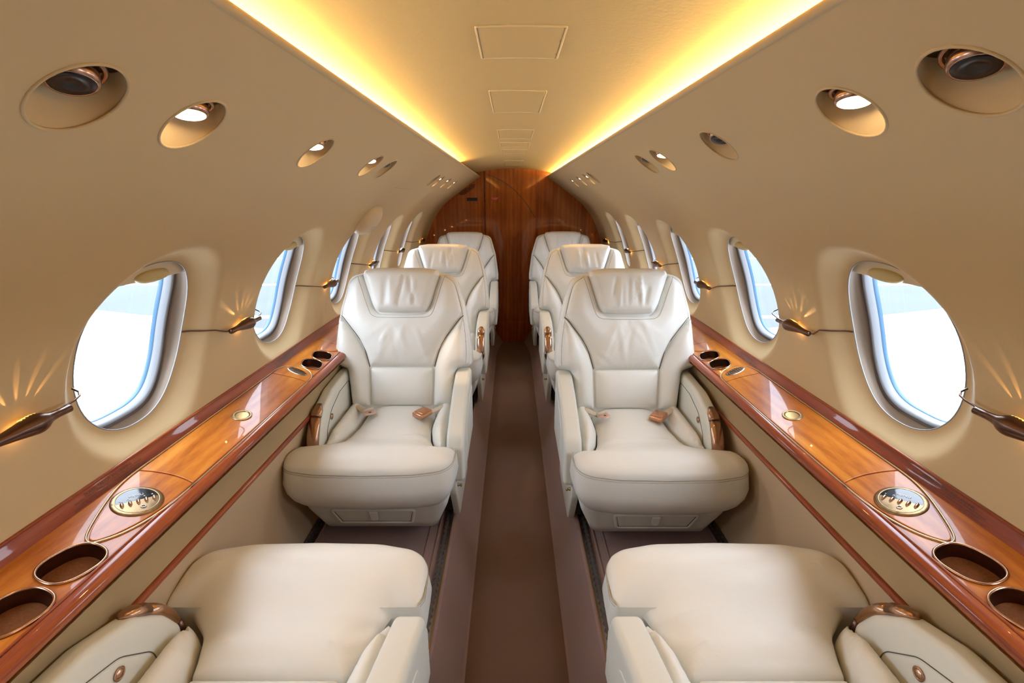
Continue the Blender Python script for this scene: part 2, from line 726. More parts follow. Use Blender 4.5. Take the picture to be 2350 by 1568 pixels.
cp = [(x, EYE - ceil_h(x)) for x in np.linspace(-0.43, 0.43, 33)]
struct(mk('ceiling', sweep(cp, Y0, Y1, 40), CEIL, fix=False))
for sd in (-1, 1):           # trough closing the gap between wall lip and ceiling panel
    pr = [(sd * 0.328, EYE + 0.199), (sd * 0.36, EYE + 0.186), (sd * 0.40, EYE + 0.182), (sd * 0.43, EYE + 0.19), (sd * 0.432, EYE + 0.218)]
    struct(mk('trim_3' if sd < 0 else 'trim_4', sweep(pr, Y0, Y1, 20), CEIL, fix=False))
    yend = 3.42 if sd < 0 else 4.86
    led = mk('cove_light', tube([(sd * 0.378, Y0 + 0.05 + (yend - Y0 - 0.05) * i / 24, EYE + 0.197) for i in range(25)], 0.008, 8), LED)
    tag(led, 'yellow cove light %s' % ('over the emergency exit side, stopping short of the wooden bulkhead' if sd < 0 else
        'running on to the wooden bulkhead'), 'light strip', 'cove lights along the ceiling')

# access panels in the ceiling
panels = [((0.906, 1.09), 'widest ceiling access panel, closest to the camera'),
          ((1.40, 1.73), 'second ceiling access panel from the camera, with one lifted corner'),
          ((2.15, 2.46), 'third ceiling access panel from the camera'),
          ((2.63, 2.84), 'fourth ceiling access panel from the camera, just before a paired one'),
          ((2.99, 3.25), 'fifth ceiling access panel, where the cove light ends'),
          ((3.85, 4.40), 'last ceiling access panel, just before the wooden bulkhead')]
for i, ((a, b), lab) in enumerate(panels):
    hw = 0.073
    lp = fillet([(-hw, a, 0.003), (hw, a, 0.003), (hw, b, 0.003), (-hw, b, 0.003)], 0.012)
    bend = 0.004 if i == 1 else 0.0
    f = lambda x, y, z, bend=bend, a=a: Vector((x, y, EYE - ceil_h(x) - z + bend * 0 - bend * max(0, (x - 0.02) / 0.05) * max(0, 1 - (y - a) / 0.1)))
    t = empty('access_panel', (0, (a + b) / 2, EYE + 0.27))
    tag(t, lab, 'panel', 'access panels along the ceiling')
    M = Matrix.Translation(-Vector(t.location))
    mk('panel_face', xf(pillow(lp, 0.0022, 0.003, f, depth=0.002, g=0.02), M), CEIL, t, sharp=40)
    edge = [Vector((p[0] * 1.03, (p[1] - (a + b) / 2) * 1.012 + (a + b) / 2, EYE - ceil_h(p[0]) - 0.0012)) for p in lp]
    mk('edge_bead', xf(tube(edge, 0.0019, 6, closed=True), M), SHADE, t)

# ------------------------------------------------------------------ windows
def make_window(side, k, y):
    nm = 'window_%d' % (k + 1 if side < 0 else k + 1 + len(WIN_Y))
    L = oval(y, WIN_S, WIN_A, WIN_B, 72, WIN_E)
    P = oval(y, WIN_S, WIN_A * 0.93, WIN_B * 0.93, 72, 3.0)       # the pane, a rounded rectangle
    n = len(L)

    def ring(Lp, off):
        return [W(side, p[0], p[1], off) for p in Lp]

    def loft(rings):
        V, F = [], []
        for r_ in rings:
            V += r_
        for i in range(len(rings) - 1):
            for j in range(n):
                q = (j + 1) % n
                F.append((i * n + j, i * n + q, (i + 1) * n + q, (i + 1) * n + j))
        return V, F
    mix = lambda t, s=1.0: np.array([y, WIN_S]) + ((L * (1 - t) + P * t) - np.array([y, WIN_S])) * s
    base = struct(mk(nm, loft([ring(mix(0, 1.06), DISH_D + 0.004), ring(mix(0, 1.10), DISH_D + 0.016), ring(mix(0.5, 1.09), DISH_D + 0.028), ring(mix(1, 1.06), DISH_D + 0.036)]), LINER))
    mk('opening_rim', tube(ring(L, DISH_D), 0.0015, 8, closed=True, up=(1, 0, 0)), RIM, base)
    mk('gap_seal', loft([ring(mix(0, 0.998), DISH_D + 0.0), ring(mix(0, 1.062), DISH_D + 0.0045)]), GREYSEAL, base)
    mk('rubber_seal', loft([ring(mix(1, 1.06), DISH_D + 0.036), ring(mix(1, 1.035), DISH_D + 0.035), ring(mix(1, 1.03), DISH_D + 0.040)]), GREYSEAL, base)
    mk('window_frame', loft([ring(mix(1, 1.032), DISH_D + 0.038), ring(mix(1, 1.018), DISH_D + 0.036), ring(mix(1, 0.99), DISH_D + 0.041), ring(mix(1, 0.972), DISH_D + 0.056)]), RIM, base)
    mk('acrylic_edge', loft([ring(mix(1, 0.972), DISH_D + 0.056), ring(mix(1, 0.962), DISH_D + 0.058), ring(mix(1, 0.957), DISH_D + 0.066)]), SEAL, base)
    vv, tr, bk = triangulate([mix(1, 0.975)], grid((y - 0.2, WIN_S - 0.2), (y + 0.2, WIN_S + 0.2), 0.03)[inside(grid((y - 0.2, WIN_S - 0.2), (y + 0.2, WIN_S + 0.2), 0.03), mix(1, 0.93))],
                             lambda c: inside(c, mix(1, 0.975)))
    mk('pane', ([W(side, a, b, DISH_D + 0.066) for a, b in vv], [tuple(t) if side > 0 else tuple(t[::-1]) for t in tr]), GLASS, base, fix=False)
    # raised shade with a moulded grip
    exitwin = (side < 0 and k == 3)
    frac = -0.72 if not exitwin else -0.9
    big = mix(0.0, 1.075)
    cut = WIN_S + WIN_B * frac
    cl = [(p[0], min(p[1], cut + 0.012 * (p[0] - y) / WIN_A)) for p in big]
    uniq = []
    for p in cl:
        if not uniq or math.hypot(p[0] - uniq[-1][0], p[1] - uniq[-1][1]) > 1e-4:
            uniq.append(p)
    up_ = [p for p in uniq if p[1] < cut + 0.02]
    # keep only the chord at the cut line
    xs = [p for p in big if p[1] <= cut]
    xs = sorted(xs, key=lambda p: p[0])
    cap = np.array([(p[0], p[1]) for p in xs] + [(xs[-1][0] - (xs[-1][0] - xs[0][0]) * q, cut) for q in np.linspace(0.0, 1.0, 14)][0:14])
    keepers = [0]
    for i in range(1, len(cap)):
        if np.linalg.norm(cap[i] - cap[keepers[-1]]) > 2e-3:
            keepers.append(i)
    cap = cap[keepers]
    if np.linalg.norm(cap[0] - cap[-1]) < 2e-3:
        cap = cap[:-1]
    A = 0.5 * np.sum(cap[:, 0] * np.roll(cap[:, 1], -1) - np.roll(cap[:, 0], -1) * cap[:, 1])
    if A < 0:
        cap = cap[::-1].copy()
    sh = mk('window_shade', pillow(cap, 0.002, 0.003, lambda a, b, c: W(side, a, b, DISH_D + 0.014 - c), depth=0.003, g=0.03), SHADE, base)
    if not exitwin:
        gl = oval(y + 0.012, cut - 0.012, 0.052, 0.0155, 36, 2.2)
        mk('shade_grip', pillow(gl, 0.011, 0.012, lambda a, b, c: W(side, a, b, DISH_D + 0.012 - c), depth=0.004, g=0.008), GRIP, sh)
    # daylight portal in the opening
    c = W(side, y, WIN_S, DISH_D + 0.064)
    nv = Wn(side, WIN_S)
    pl = light('window_daylight', 'AREA', c, 1.0, (1, 1, 1), None, shape='RECTANGLE', size=0.31, size_y=0.36)
    aim(pl, -nv)
    pl.data.cycles.is_portal = True


for sd in (-1, 1):
    for k, y in enumerate(WIN_Y):
        make_window(sd, k, y)

# ------------------------------------------------------------------ recessed reading lights and air vents
SIDE_NAME = {-1: 'on the side with the emergency exit window', 1: 'on the side opposite the emergency exit window'}


def make_recess(side, y, lit, idx, label):
    rs = REC_S if side < 0 else REC_SR
    L = oval(y, rs, REC_R, REC_R, 36)
    base = W(side, y, rs)
    t = empty('reading_light' if lit else 'air_vent', base)
    tag(t, label, 'reading light' if lit else 'air vent', ('reading lights' if lit else 'air vents') + ' recessed in the side walls')
    M = Matrix.Translation(-base)
    top = max((W(side, p[0], p[1]) for p in L), key=lambda v: v.z).z + 0.004
    bot = [W(side, p[0], p[1], 0.0) for p in L]
    c = sum(bot, Vector()) / len(bot)
    n = len(L)
    V, F = [], []
    for f in (0.0, 0.15, 0.45, 0.8, 1.0):
        for p in bot:
            sc = 1 - 0.10 * f
            V.append(Vector((c.x + (p.x - c.x) * sc, c.y + (p.y - c.y) * sc, p.z + (top - p.z) * f)))
    for i in range(4):
        for j in range(n):
            q = (j + 1) % n
            F.append((i * n + j, i * n + q, (i + 1) * n + q, (i + 1) * n + j))
    mk('recess_liner', xf((V, F), M), WALL, t)
    mk('rim', xf(tube(bot, 0.0020, 8, closed=True, up=(0, 0, 1)), M), WALL, t)
    rtop = [V[4 * n + j] for j in range(n)]
    cc = sum(rtop, Vector()) / n
    mk('cup_plate', xf((rtop + [cc + Vector((0, 0, 0.012))], [(j, (j + 1) % n, n) for j in range(n)]), M), BRONZE_D, t)
    # swivelling eyeball
    ax = Vector((-side * 0.28, -0.30, -1)).normalized() if not lit else Vector((-side * 0.12, -0.22, -1)).normalized()
    ec = cc + Vector((side * 0.004, 0.0, -0.010))
    E = zframe(ec, ax)
    mk('bezel', xf(tube([E @ Vector((0.030 * math.cos(a), 0.030 * math.sin(a), -0.004)) for a in np.linspace(0, 2 * math.pi, 28, endpoint=False)], 0.003, 6, closed=True), M), BRONZE, t)
    mk('eyeball', xf(lathe([(0.018, -0.012), (0.025, -0.004), (0.025, 0.006), (0.0225, 0.012), (0.0205, 0.012), (0.019, 0.009)], E), M), BRONZE, t)
    if lit:
        mk('lens', xf(lathe([(0.002, 0.0092), (0.012, 0.0118), (0.0200, 0.0122), (0.0200, 0.0105)], E), M), LENS, t)
        sp = light('lamp_beam', 'SPOT', (E @ Vector((0, 0, 0.016))) - base, SPOT_POWER, (1.0, 0.62, 0.30), t, spot_size=R(95), spot_blend=0.6, shadow_soft_size=0.014)
        aim(sp, ax)
        if side < 0 and idx == 3:
            aim(sp, Vector((-0.03, 2.28, 0.0)) - (base + sp.location))
            sp.data.spot_size = R(15)
            sp.data.energy = 14.0
    else:
        mk('nozzle', xf(lathe([(0.002, 0.0085), (0.012, 0.0118), (0.0200, 0.0122), (0.0200, 0.0105)], E), M), BLACK, t)


ORD = ['first', 'second', 'third', 'fourth', 'fifth', 'sixth', 'seventh', 'eighth', 'ninth']
for sd in (-1, 1):
    nl = nv = 0
    for i, (y, lit) in enumerate(REC[sd]):
        if lit:
            lab = 'lit reading light, %s of the lamps %s' % (ORD[nl], 'left of the cove lights' if sd < 0 else 'right of the cove lights')
            nl += 1
        else:
            lab = 'unlit air vent, %s of the vents %s' % (ORD[nv], 'left of the cove lights' if sd < 0 else 'right of the cove lights')
            nv += 1
        make_recess(sd, y, lit, i, lab)

# ------------------------------------------------------------------ bronze courtesy lamps on rods between the windows
def make_rod_lamp(side, ya, yb, yc, label, rays):
    h = 0.362
    s = s_of_h(h)
    base = W(side, yc, s, -0.024)
    t = empty('courtesy_lamp', base)
    tag(t, label, 'wall lamp', 'courtesy lamps between the windows')
    M = Matrix.Translation(-base)
    q = lambda y, off, dh=0.0: W(side, y, s_of_h(h + dh), off)
    path = [q(ya + 0.001, DISH_D - 0.001, -0.010), q(ya + 0.02, dish(0.02) - 0.004, -0.010), q(ya + 0.045, dish(0.045) - 0.005, -0.010), q(ya + 0.072, -0.006, -0.010), q(yc - 0.10, -0.020, -0.002), q(yc - 0.085, -0.023, 0), q(yc, -0.024, 0), q(yc + 0.08, -0.023, 0)]
    if yb is not None:
        path += [q(yb - 0.085, -0.017, 0), q(yb - 0.06, -0.013, 0), q(yb - 0.042, -0.007, 0), q(yb - 0.03, 0.004, 0), q(yb - 0.026, 0.02, 0)]
    else:
        path += [q(yc + 0.2, 0.0, 0)]
    mk('rod', xf(tube(path, 0.0021, 8), M), BRONZE_D, t)
    E = frame(W(side, yc, s, -0.026), Vector((1, 0, 0)), Vector((0, 0, -1)), Vector((0, 1, 0)))
    pr = [(0.004, -0.088), (0.0075, -0.086), (0.0075, -0.062), (0.0090, -0.045), (0.0125, -0.022), (0.0155, -0.004), (0.0178, 0.010), (0.0178, 0.018),
          (0.0155, 0.027), (0.0115, 0.034), (0.0085, 0.043), (0.0072, 0.055), (0.0072, 0.080), (0.004, 0.081)]
    body = mk('lamp_body', xf(lathe(pr, E, 28), M), BRONZE_D, t)
    for k, d in enumerate((-0.004, 0.002, 0.008, 0.014, 0.020)):
        rr = 0.0160 + 0.0018 * (1 - abs(d - 0.012) / 0.02)
        pts = [E @ Vector((-side * 0.0 + rr * math.sin(a), -rr * math.cos(a), d)) for a in [side * v for v in (0.1, 0.25, 0.4, 0.55, 0.7)]]
        mk('slit', xf(tube(pts, 0.0007, 5), M), SLIT, body)
    light('lamp_glow', 'POINT', W(side, yc + 0.006, s + 0.018, -0.008) - base, GLOW_POWER, (1.0, 0.5, 0.14), t, shadow_soft_size=0.002)
    if rays:
        for k, a in enumerate((-58, -30, -6, 16, 38)):
            o0 = W(side, yc - 0.006 + 0.007 * k, s - 0.0165, -0.0045)
            up = W(side, yc, s - 0.10, -0.009) - W(side, yc, s, -0.009)
            up.normalize()
            d = up * math.cos(R(a)) + Vector((0, 1, 0)) * math.sin(R(a)) + Wn(side, s) * 0.09
            sp = light('lamp_ray', 'SPOT', o0 - base, 0.5, (1.0, 0.52, 0.16), t, spot_size=R(11), spot_blend=0.6, shadow_soft_size=0.001)
            aim(sp, d)


lampy = {-1: [0.737, 1.435, 2.165, 2.87, 3.62, 4.5], 1: [0.728, 1.410, 2.13, 2.84, 3.58, 4.45]}
for sd in (-1, 1):
    for i, yc in enumerate(lampy[sd]):
        ya = WIN_Y[i] + WIN_A
        yb = WIN_Y[i + 1] - WIN_A if i + 1 < len(WIN_Y) else None
        lab = 'bronze teardrop courtesy lamp on a rod, %s of those on the %s wall' % (ORD[i], 'left' if sd < 0 else 'right')
        make_rod_lamp(sd, ya, yb, yc, lab, i < 2)

# ------------------------------------------------------------------ floor, lower walls
fl = []
for (x, h) in [(-0.83, 1.25), (-0.25, 1.25), (-0.243, 1.256), (-0.172, 1.443), (-0.165, 1.45), (0.165, 1.45), (0.172, 1.443), (0.243, 1.256), (0.25, 1.25), (0.83, 1.25)]:
    fl.append((x, EYE - h))


def narrow(x, y, z):
    if abs(x) < 0.2 and y > 4.35:
        x *= 1 - 0.36 * ((y - 4.35) / 0.55) ** 2
    return (x, y, z)


struct(mk('floor', sweep(fl, Y0, Y1, 60, narrow), CARPET, fix=False, smooth=False))
ru = sweep([(-0.163, EYE - 1.449), (-0.16, EYE - 1.4465), (0.0, EYE - 1.446), (0.16, EYE - 1.4465), (0.163, EYE - 1.449)], Y0, Y1 - 0.02, 60, narrow)
tag(mk('aisle_runner', ru, CARPET_A, fix=False), 'dark brown carpet runner along the sunken aisle', 'carpet')

for sd in (-1, 1):
    p = lambda L: [(sd * x, EYE - h) for x, h in L]
    struct(mk('baseboard_left' if sd < 0 else 'baseboard_right', sweep(p([(0.777, 0.79), (0.80, 0.90), (0.812, 1.05), (0.802, 1.26)]), Y0, Y1, 24), LOWER, fix=False))
    struct(mk('trim_5' if sd < 0 else 'trim_6', sweep(p([(0.724, 0.657), (0.762, 0.668), (0.774, 0.785)]), Y0, Y1, 24), DADO, fix=False))
    struct(mk('trim_7' if sd < 0 else 'trim_8', tube([(sd * 0.774, Y0 + (Y1 - Y0) * i / 20, EYE - 0.785) for i in range(21)], 0.010, 10), WOOD_M))
    for k, (x, r_) in enumerate(((0.301, 0.0045), (0.336, 0.0035), (0.76, 0.004))):
        struct(mk('trim_%d' % ((9 if sd < 0 else 12) + k), tube([(sd * x, Y0 + (Y1 - Y0) * i / 20, EYE - 1.2495) for i in range(21)], r_, 6), CARPET_R))

# seat tracks: slotted metal rails in the floor
def make_track(x, label):
    t = empty('seat_track', (x, 0, EYE - 1.25))
    tag(t, label, 'seat track', 'metal seat tracks in the floor')
    mk('channel', rbox((0, (Y0 + Y1) / 2, 0.001), (0.026, Y1 - Y0 - 0.04, 0.002), 0), GREYSEAL, t, smooth=False)
    for q in (-1, 1):
        V, F = [], []
        N = int((Y1 - Y0 - 0.04) / 0.004)
        for i in range(N + 1):
            y = Y0 + 0.02 + i * 0.004
            xi = q * (0.0075 + 0.0028 * math.cos(2 * math.pi * y / 0.0254))
            V += [(q * 0.0145, y, 0.0055), (xi, y, 0.0055), (xi, y, 0.001)]
        for i in range(N):
            a = i * 3
            F += [(a, a + 1, a + 4, a + 3), (a + 1, a + 2, a + 5, a + 4)]
        mk('slotted_rail', (V, F), STEEL, t, smooth=False)
    # a thin brass edge on the aisle side
    mk('edge_strip', rbox((-math.copysign(0.017, x), (Y0 + Y1) / 2, 0.003), (0.003, Y1 - Y0 - 0.04, 0.006), 0), BRASS, t, smooth=False)


make_track(-0.272, 'slotted seat track along the aisle, left of the brown runner')
make_track(0.272, 'slotted seat track along the aisle, right of the brown runner')
make_track(-0.783, 'slotted seat track along the foot of the left wall')
make_track(0.783, 'slotted seat track along the foot of the right wall')

# ------------------------------------------------------------------ side ledges
IN, OUT = Vector((0.738, 0.629)), Vector((0.868, 0.592))       # (x, h) of the front and back edge of the ledge top
LW = (OUT - IN).length


def ledge_frame(side):
    d = (OUT - IN) / LW
    across = Vector((side * d.x, 0, -d.y))                     # towards the wall
    nrm = Vector((-side * abs(d.y), 0, d.x)).normalized()
    if nrm.z < 0:
        nrm = -nrm
    o = Vector((side * IN.x, 0, EYE - IN.y))
    return o, across, nrm


PLAC = ["DURING TAKEOFF AND LANDING", "POSITION CHAIR AFT FACING, FULLY OUTBOARD AND OVER BASE TRACKED",
        "IN FULL UPRIGHT POSITION, PLACE HEADREST IN FULL UP POSITION",
        "EXTENDED TABLES, FULLY STOWED, DOORS FULLY LATCHED FOR FORWARD SEAT"]


def make_ledge(side):
    o, across, nrm = ledge_frame(side)
    t = empty('side_ledge', (side * 0.80, 0, EYE - 0.62))
    tag(t, 'glossy cherry wood ledge running along the %s wall under the windows' % ('left' if side < 0 else 'right'), 'ledge')
    M = Matrix.Translation(-Vector(t.location))
    f = lambda y, u, z: o + Vector((0, y, 0)) + across * u + nrm * z
    # cup holder outlines
    bean = lambda yc, u, flip=1: oval(yc, u, 0.048, 0.037, 44, 2.5, R(-14) * flip)
    cups = [bean(0.597, 0.051), bean(0.703, 0.051), bean(1.765, 0.051, -1), bean(1.868, 0.051, -1), bean(2.95, 0.051), bean(3.06, 0.051)]
    outer = fillet([(Y0, -0.002, 0), (Y1 - 0.02, -0.002, 0), (Y1 - 0.02, LW, 0), (Y0, LW, 0)], 0.02)
    holes = cups

    def keep(c):
        k = inside(c, outer)
        for L in holes:
            k &= ~inside(c, L)
        return k
    vv, tr, bk = triangulate([outer] + holes, np.zeros((0, 2)), keep)
    mk('ledge_top', xf(([f(a, b, 0.0) for a, b in vv], [tuple(q) for q in tr]), M), WOOD_L, t, fix=False, smooth=False)
    # front rail, rounded
    rail = []
    for a in np.linspace(0, 1, 9):
        ang = R(-15 + 150 * a)
        rail.append((side * (0.740 - 0.020 * math.sin(ang)), EYE - (0.642 - 0.015 * math.cos(ang))))
    rail.append((side * 0.732, EYE - 0.661))
    mk('front_rail', xf(sweep(rail, Y0, Y1 - 0.02, 24), M), WOOD_M, t, fix=False)
    bead = [(side * 0.746, Y0 + (Y1 - 0.02 - Y0) * i / 20, EYE - 0.6265) for i in range(21)]
    mk('rail_bead', xf(tube(bead, 0.0028, 6), M), WOOD_M, t)
    back = [(0.880, 0.562), (0.878, 0.566), (0.875, 0.574), (0.871, 0.584), (0.866, 0.594)]
    back = [(side * x, EYE - h) for x, h in back]
    mk('back_moulding', xf(sweep(back, Y0, Y1 - 0.02, 24), M), WOOD_M, t, fix=False)
    bl = [(side * 0.879, Y0 + (Y1 - 0.02 - Y0) * i / 20, EYE - 0.563) for i in range(21)]
    mk('edge_line', xf(tube(bl, 0.0035, 6), M), WOOD_M, t)
    # cup holders
    for L in cups:
        n = len(L)
        V, F = [], []
        c = L.mean(axis=0)
        for (sc, z) in ((1.0, 0.001), (0.985, -0.004), (0.95, -0.016), (0.93, -0.036)):
            V += [f(c[0] + (p[0] - c[0]) * sc, c[1] + (p[1] - c[1]) * sc, z) for p in L]
        for i in range(3):
            for j in range(n):
                q = (j + 1) % n
                F.append((i * n + j, i * n + q, (i + 1) * n + q, (i + 1) * n + j))
        cu = mk('cup_holder', xf((V, F), M), BRONZE_D, t)
        mk('rim', xf(tube([f(p[0], p[1], 0.0018) for p in L], 0.0027, 8, closed=True), M), BRONZE, cu)
        fp = [f(c[0] + (p[0] - c[0]) * 0.94, c[1] + (p[1] - c[1]) * 0.94, -0.027) for p in L]
        mk('cork_mat', xf((fp, [tuple(range(n))]), M), CORK, cu, smooth=False)
    # folding table / console lids, mirrored around the armrests
    def lids(yb, sg):
        Y = lambda v: yb + sg * v

        def line(pts, n=10):
            c = _catmull([pts[0]] + list(pts) + [pts[-1]], n)
            out = [c[0]]
            for p_ in c[1:]:
                if np.linalg.norm(p_ - out[-1]) > 1e-4:
                    out.append(p_)
            return [(Y(p_[0]), p_[1]) for p_ in out]

        def shape(*lines):
            pts = []
            for L_ in lines:
                for p_ in L_:
                    if not pts or math.hypot(p_[0] - pts[-1][0], p_[1] - pts[-1][1]) > 2e-4:
                        pts.append(p_)
            if math.hypot(pts[0][0] - pts[-1][0], pts[0][1] - pts[-1][1]) < 2e-4:
                pts.pop()
            P_ = np.array(pts)
            A_ = 0.5 * np.sum(P_[:, 0] * np.roll(P_[:, 1], -1) - np.roll(P_[:, 0], -1) * P_[:, 1])
            return P_ if A_ > 0 else P_[::-1].copy()
        leaf = lambda o_: [(0.196, 0.008 - o_), (0.13, 0.010 - o_), (0.07, 0.018 - o_), (0.02, 0.034 - o_), (-0.006 - o_, 0.049), (-0.014 - o_, 0.060), (-0.006 - o_ * 0.7, 0.072 + o_ * 0.7), (0.03, 0.089 + o_), (0.10, 0.113 + o_), (0.15, 0.124 + o_), (0.196, 0.127 + o_)]
        end_ = lambda o_: [(0.834, 0.008 - o_), (0.880, 0.012 - o_), (0.918 + o_ * 0.7, 0.032 - o_ * 0.7), (0.938 + o_, 0.064), (0.932 + o_, 0.094), (0.910 + o_ * 0.7, 0.116 + o_ * 0.7), (0.875, 0.126 + o_), (0.834, 0.127 + o_)]
        arcA = lambda d_: [(0.196 + d_, 0.127), (0.203 + d_, 0.098), (0.206 + d_, 0.064), (0.203 + d_, 0.034), (0.196 + d_, 0.008)]
        arcB = lambda d_: [(0.834 + d_, 0.008), (0.838 + d_, 0.034), (0.840 + d_, 0.064), (0.838 + d_, 0.098), (0.834 + d_, 0.127)]
        ctrl = shape(line(leaf(0)), line(arcA(0)))
        table = shape(line([(0.199, 0.008), (0.40, 0.0082), (0.62, 0.0082), (0.831, 0.008)], 14), line(arcB(-0.003)), line([(0.831, 0.127), (0.62, 0.1272), (0.40, 0.1272), (0.199, 0.127)], 14), line(arcA(0.003)))
        vent = shape(line(end_(0)), line(arcB(0)[::-1]))
        ol = shape(line(leaf(0.0045)), line([(0.196, 0.1315), (0.40, 0.1315), (0.62, 0.1315), (0.834, 0.1315)], 14), line(end_(0.0045)[::-1]), line([(0.834, 0.0035), (0.62, 0.0035), (0.40, 0.0035), (0.196, 0.0035)], 14))
        pf = lambda y, u, z: f(y, u, z + 0.001)
        a = mk('control_lid', xf(pillow(ctrl, 0.0022, 0.0016, pf, depth=0.002, g=0.03), M), WOOD_L, t, sharp=12)
        b = mk('table_lid', xf(pillow(table, 0.0022, 0.0016, pf, depth=0.002, g=0.05), M), WOOD_L, t, sharp=12)
        c = mk('vent_lid', xf(pillow(vent, 0.0022, 0.0016, pf, depth=0.002, g=0.03), M), WOOD_L, t, sharp=12)
        # inlay all the way round
        if sg > 0:
            mk('inlay', xf(tube([f(p[0], p[1], 0.0015) for p in ol], 0.0021, 6, closed=True), M), INLAY, t)
        # control plate
        cy, cu = Y(0.105), 0.064
        rd = Vector((0, 1, 0)) if side < 0 else Vector((0, -1, 0))
        rd = (rd + across * (-0.85 if side < 0 else 0.80)).normalized()
        upv = nrm.cross(rd).normalized()
        E = frame(f(cy, cu, 0.0035), rd, upv, nrm)
        ev = lambda x, y, z: E @ Vector((x, y, z))
        pl = mk('control_plate', xf(pillow(oval(0, 0, 0.046, 0.048, 48), 0.003, 0.006, ev, depth=0.003, g=0.02), M), PLATE, a)
        dp = np.array([p for p in oval(0, 0, 0.0365, 0.0385, 48) if p[1] > -0.0045])
        dp = np.array(sorted([tuple(p) for p in dp], key=lambda p: (math.atan2(p[1], p[0]) + 0.7) % (2 * math.pi)))
        mk('display', xf(pillow(dp, 0.0004, 0.001, lambda x, y, z: ev(x, y, z + 0.003), depth=0.001, g=0.02), M), DISPLAY, a, sharp=12)
        mk('display_edge', xf(tube([ev(p[0], p[1], 0.0032) for p in oval(0, 0, 0.0375, 0.0395, 48)], 0.0007, 6, closed=True), M), INLAY, a)
        for k in range(5):
            bx = -0.0276 + 0.0138 * k
            mk('button', xf(pillow(oval(bx, -0.006, 0.0036, 0.0092, 20, 2.0, R(-8)), 0.004, 0.0045, lambda x, y, z: ev(x, y, z + 0.0032), g=0.003), M), BRONZE, a)
        mk('headphone_jack', xf(tube([ev(0.004 + 0.0042 * math.cos(q), -0.0250 + 0.0042 * math.sin(q), 0.0034) for q in np.linspace(0, 2 * math.pi, 16, endpoint=False)], 0.0012, 6, closed=True), M), NICKEL, a)
        text('menu_text', 'MENU', 0.0095, M @ E @ Matrix.Translation((0.001, 0.0150, 0.0042)), WHITEINK, a)
        text('arrow_mark', 'v', 0.0085, M @ E @ Matrix.Translation((-0.0280, 0.0085, 0.0042)), WHITEINK, a)
        text('arrow_mark', '^', 0.0105, M @ E @ Matrix.Translation((-0.0142, 0.0070, 0.0042)), WHITEINK, a)
        for k in (3, 4):
            mk('mark', xf(pillow(oval(-0.0276 + 0.0138 * k, 0.0085, 0.0015, 0.0015, 12), 0.0003, 0.0005, lambda x, y, z: ev(x, y, z + 0.0034), g=0.01), M), WHITEINK, a)
        # flush pull
        G = frame(f(Y(0.52), 0.068, 0.0032), Vector((0, 1, 0)), nrm.cross(Vector((0, 1, 0))), nrm)
        gv = lambda x, y, z: G @ Vector((x, y, z))
        pu = mk('flush_pull', xf(tube([gv(p[0], p[1], 0.001) for p in oval(0, 0, 0.027, 0.0215, 32)], 0.0045, 8, closed=True, flat=(0.45, 1)), M), INLAY, b)
        mk('pull_dish', xf(pillow(oval(0, 0, 0.0245, 0.019, 32), 0.0008, 0.004, lambda x, y, z: gv(x, y, z), g=0.01), M), BRASS, b)
        if sg < 0:
            return a
        # oval air grille
        Q = frame(f(Y(0.895), 0.066, 0.0032), (across + Vector((0, 0.38 * sg, 0))).normalized(), nrm.cross((across + Vector((0, 0.38 * sg, 0))).normalized()), nrm)
        qv = lambda x, y, z: Q @ Vector((x, y, z))
        gr = mk('air_grille', xf(pillow(oval(0, 0, 0.042, 0.021, 32), 0.002, 0.006, qv, depth=0.002, g=0.012), M), NICKEL, c)
        for k in range(-3, 4):
            hh = 0.017 * math.sqrt(max(0.05, 1 - (k * 0.0095 / 0.036) ** 2))
            mk('slot', xf(tube([qv(k * 0.0095 - 0.003, -hh, 0.0024), qv(k * 0.0095 + 0.003, hh, 0.0024)], 0.0013, 5), M), BRONZE_D, gr)
        return a
    lids(0.77, 1)
    lids(2.86, -1)
    # placards on the back moulding
    bd = Vector((-(0.872 - 0.866), 0.572 - 0.595))
    e1 = Vector((side * 0.012, 0, 0.028)).normalized()
    rd = Vector((0, 1, 0)) if side < 0 else Vector((0, -1, 0))
    nn = rd.cross(e1).normalized()
    for yc, sc in ((0.905 if side < 0 else 0.86, 1.0), (1.73, 0.9)):
        for k, s_ in enumerate(PLAC):
            sz = 0.0080 if k == 0 else 0.0054
            zz = 0.0005 - 0.0055 * k
            pos = Vector((side * 0.8725, yc, EYE - 0.5790)) + e1 * (0.006 + zz) + nn * 0.0022
            text('placard_text', s_, sz * sc * (0.93 if k else 1.0), M @ frame(pos, rd, e1, nn), BLACKINK, t)


for sd in (-1, 1):
    make_ledge(sd)

# ------------------------------------------------------------------ bulkhead
bk_ = struct(mk('wall_aft', rbox((0, Y1 + 0.02, 0.86), (1.9, 0.04, 1.80), 0), WOOD_B, smooth=False))
d = struct(mk('door_1', rbox((-0.027, Y1 - 0.012, 1.02), (0.492, 0.024, 1.56), 0.003), WOOD_B, smooth=False))
mk('edge_strip', rbox((0.219, Y1 - 0.020, 0.98), (0.008, 0.012, 1.50), 0.002), WOOD_M, d, smooth=False)
mk('kick_panel', rbox((-0.01, Y1 - 0.018, 0.12), (0.32, 0.012, 0.235), 0.003), WOOD_B, d, smooth=False)
arc = []
for k in range(25):
    q = k / 24
    x0, z0, x1, z1, x2, z2 = -0.255, 1.665, 0.02, 1.60, 0.21, 1.27
    arc.append(((1 - q) ** 2 * x0 + 2 * q * (1 - q) * x1 + q * q * x2, Y1 - 0.0245, (1 - q) ** 2 * z0 + 2 * q * (1 - q) * z1 + q * q * z2))
mk('veneer_seam', tube(arc, 0.0026, 6), DARKSEAM, d)
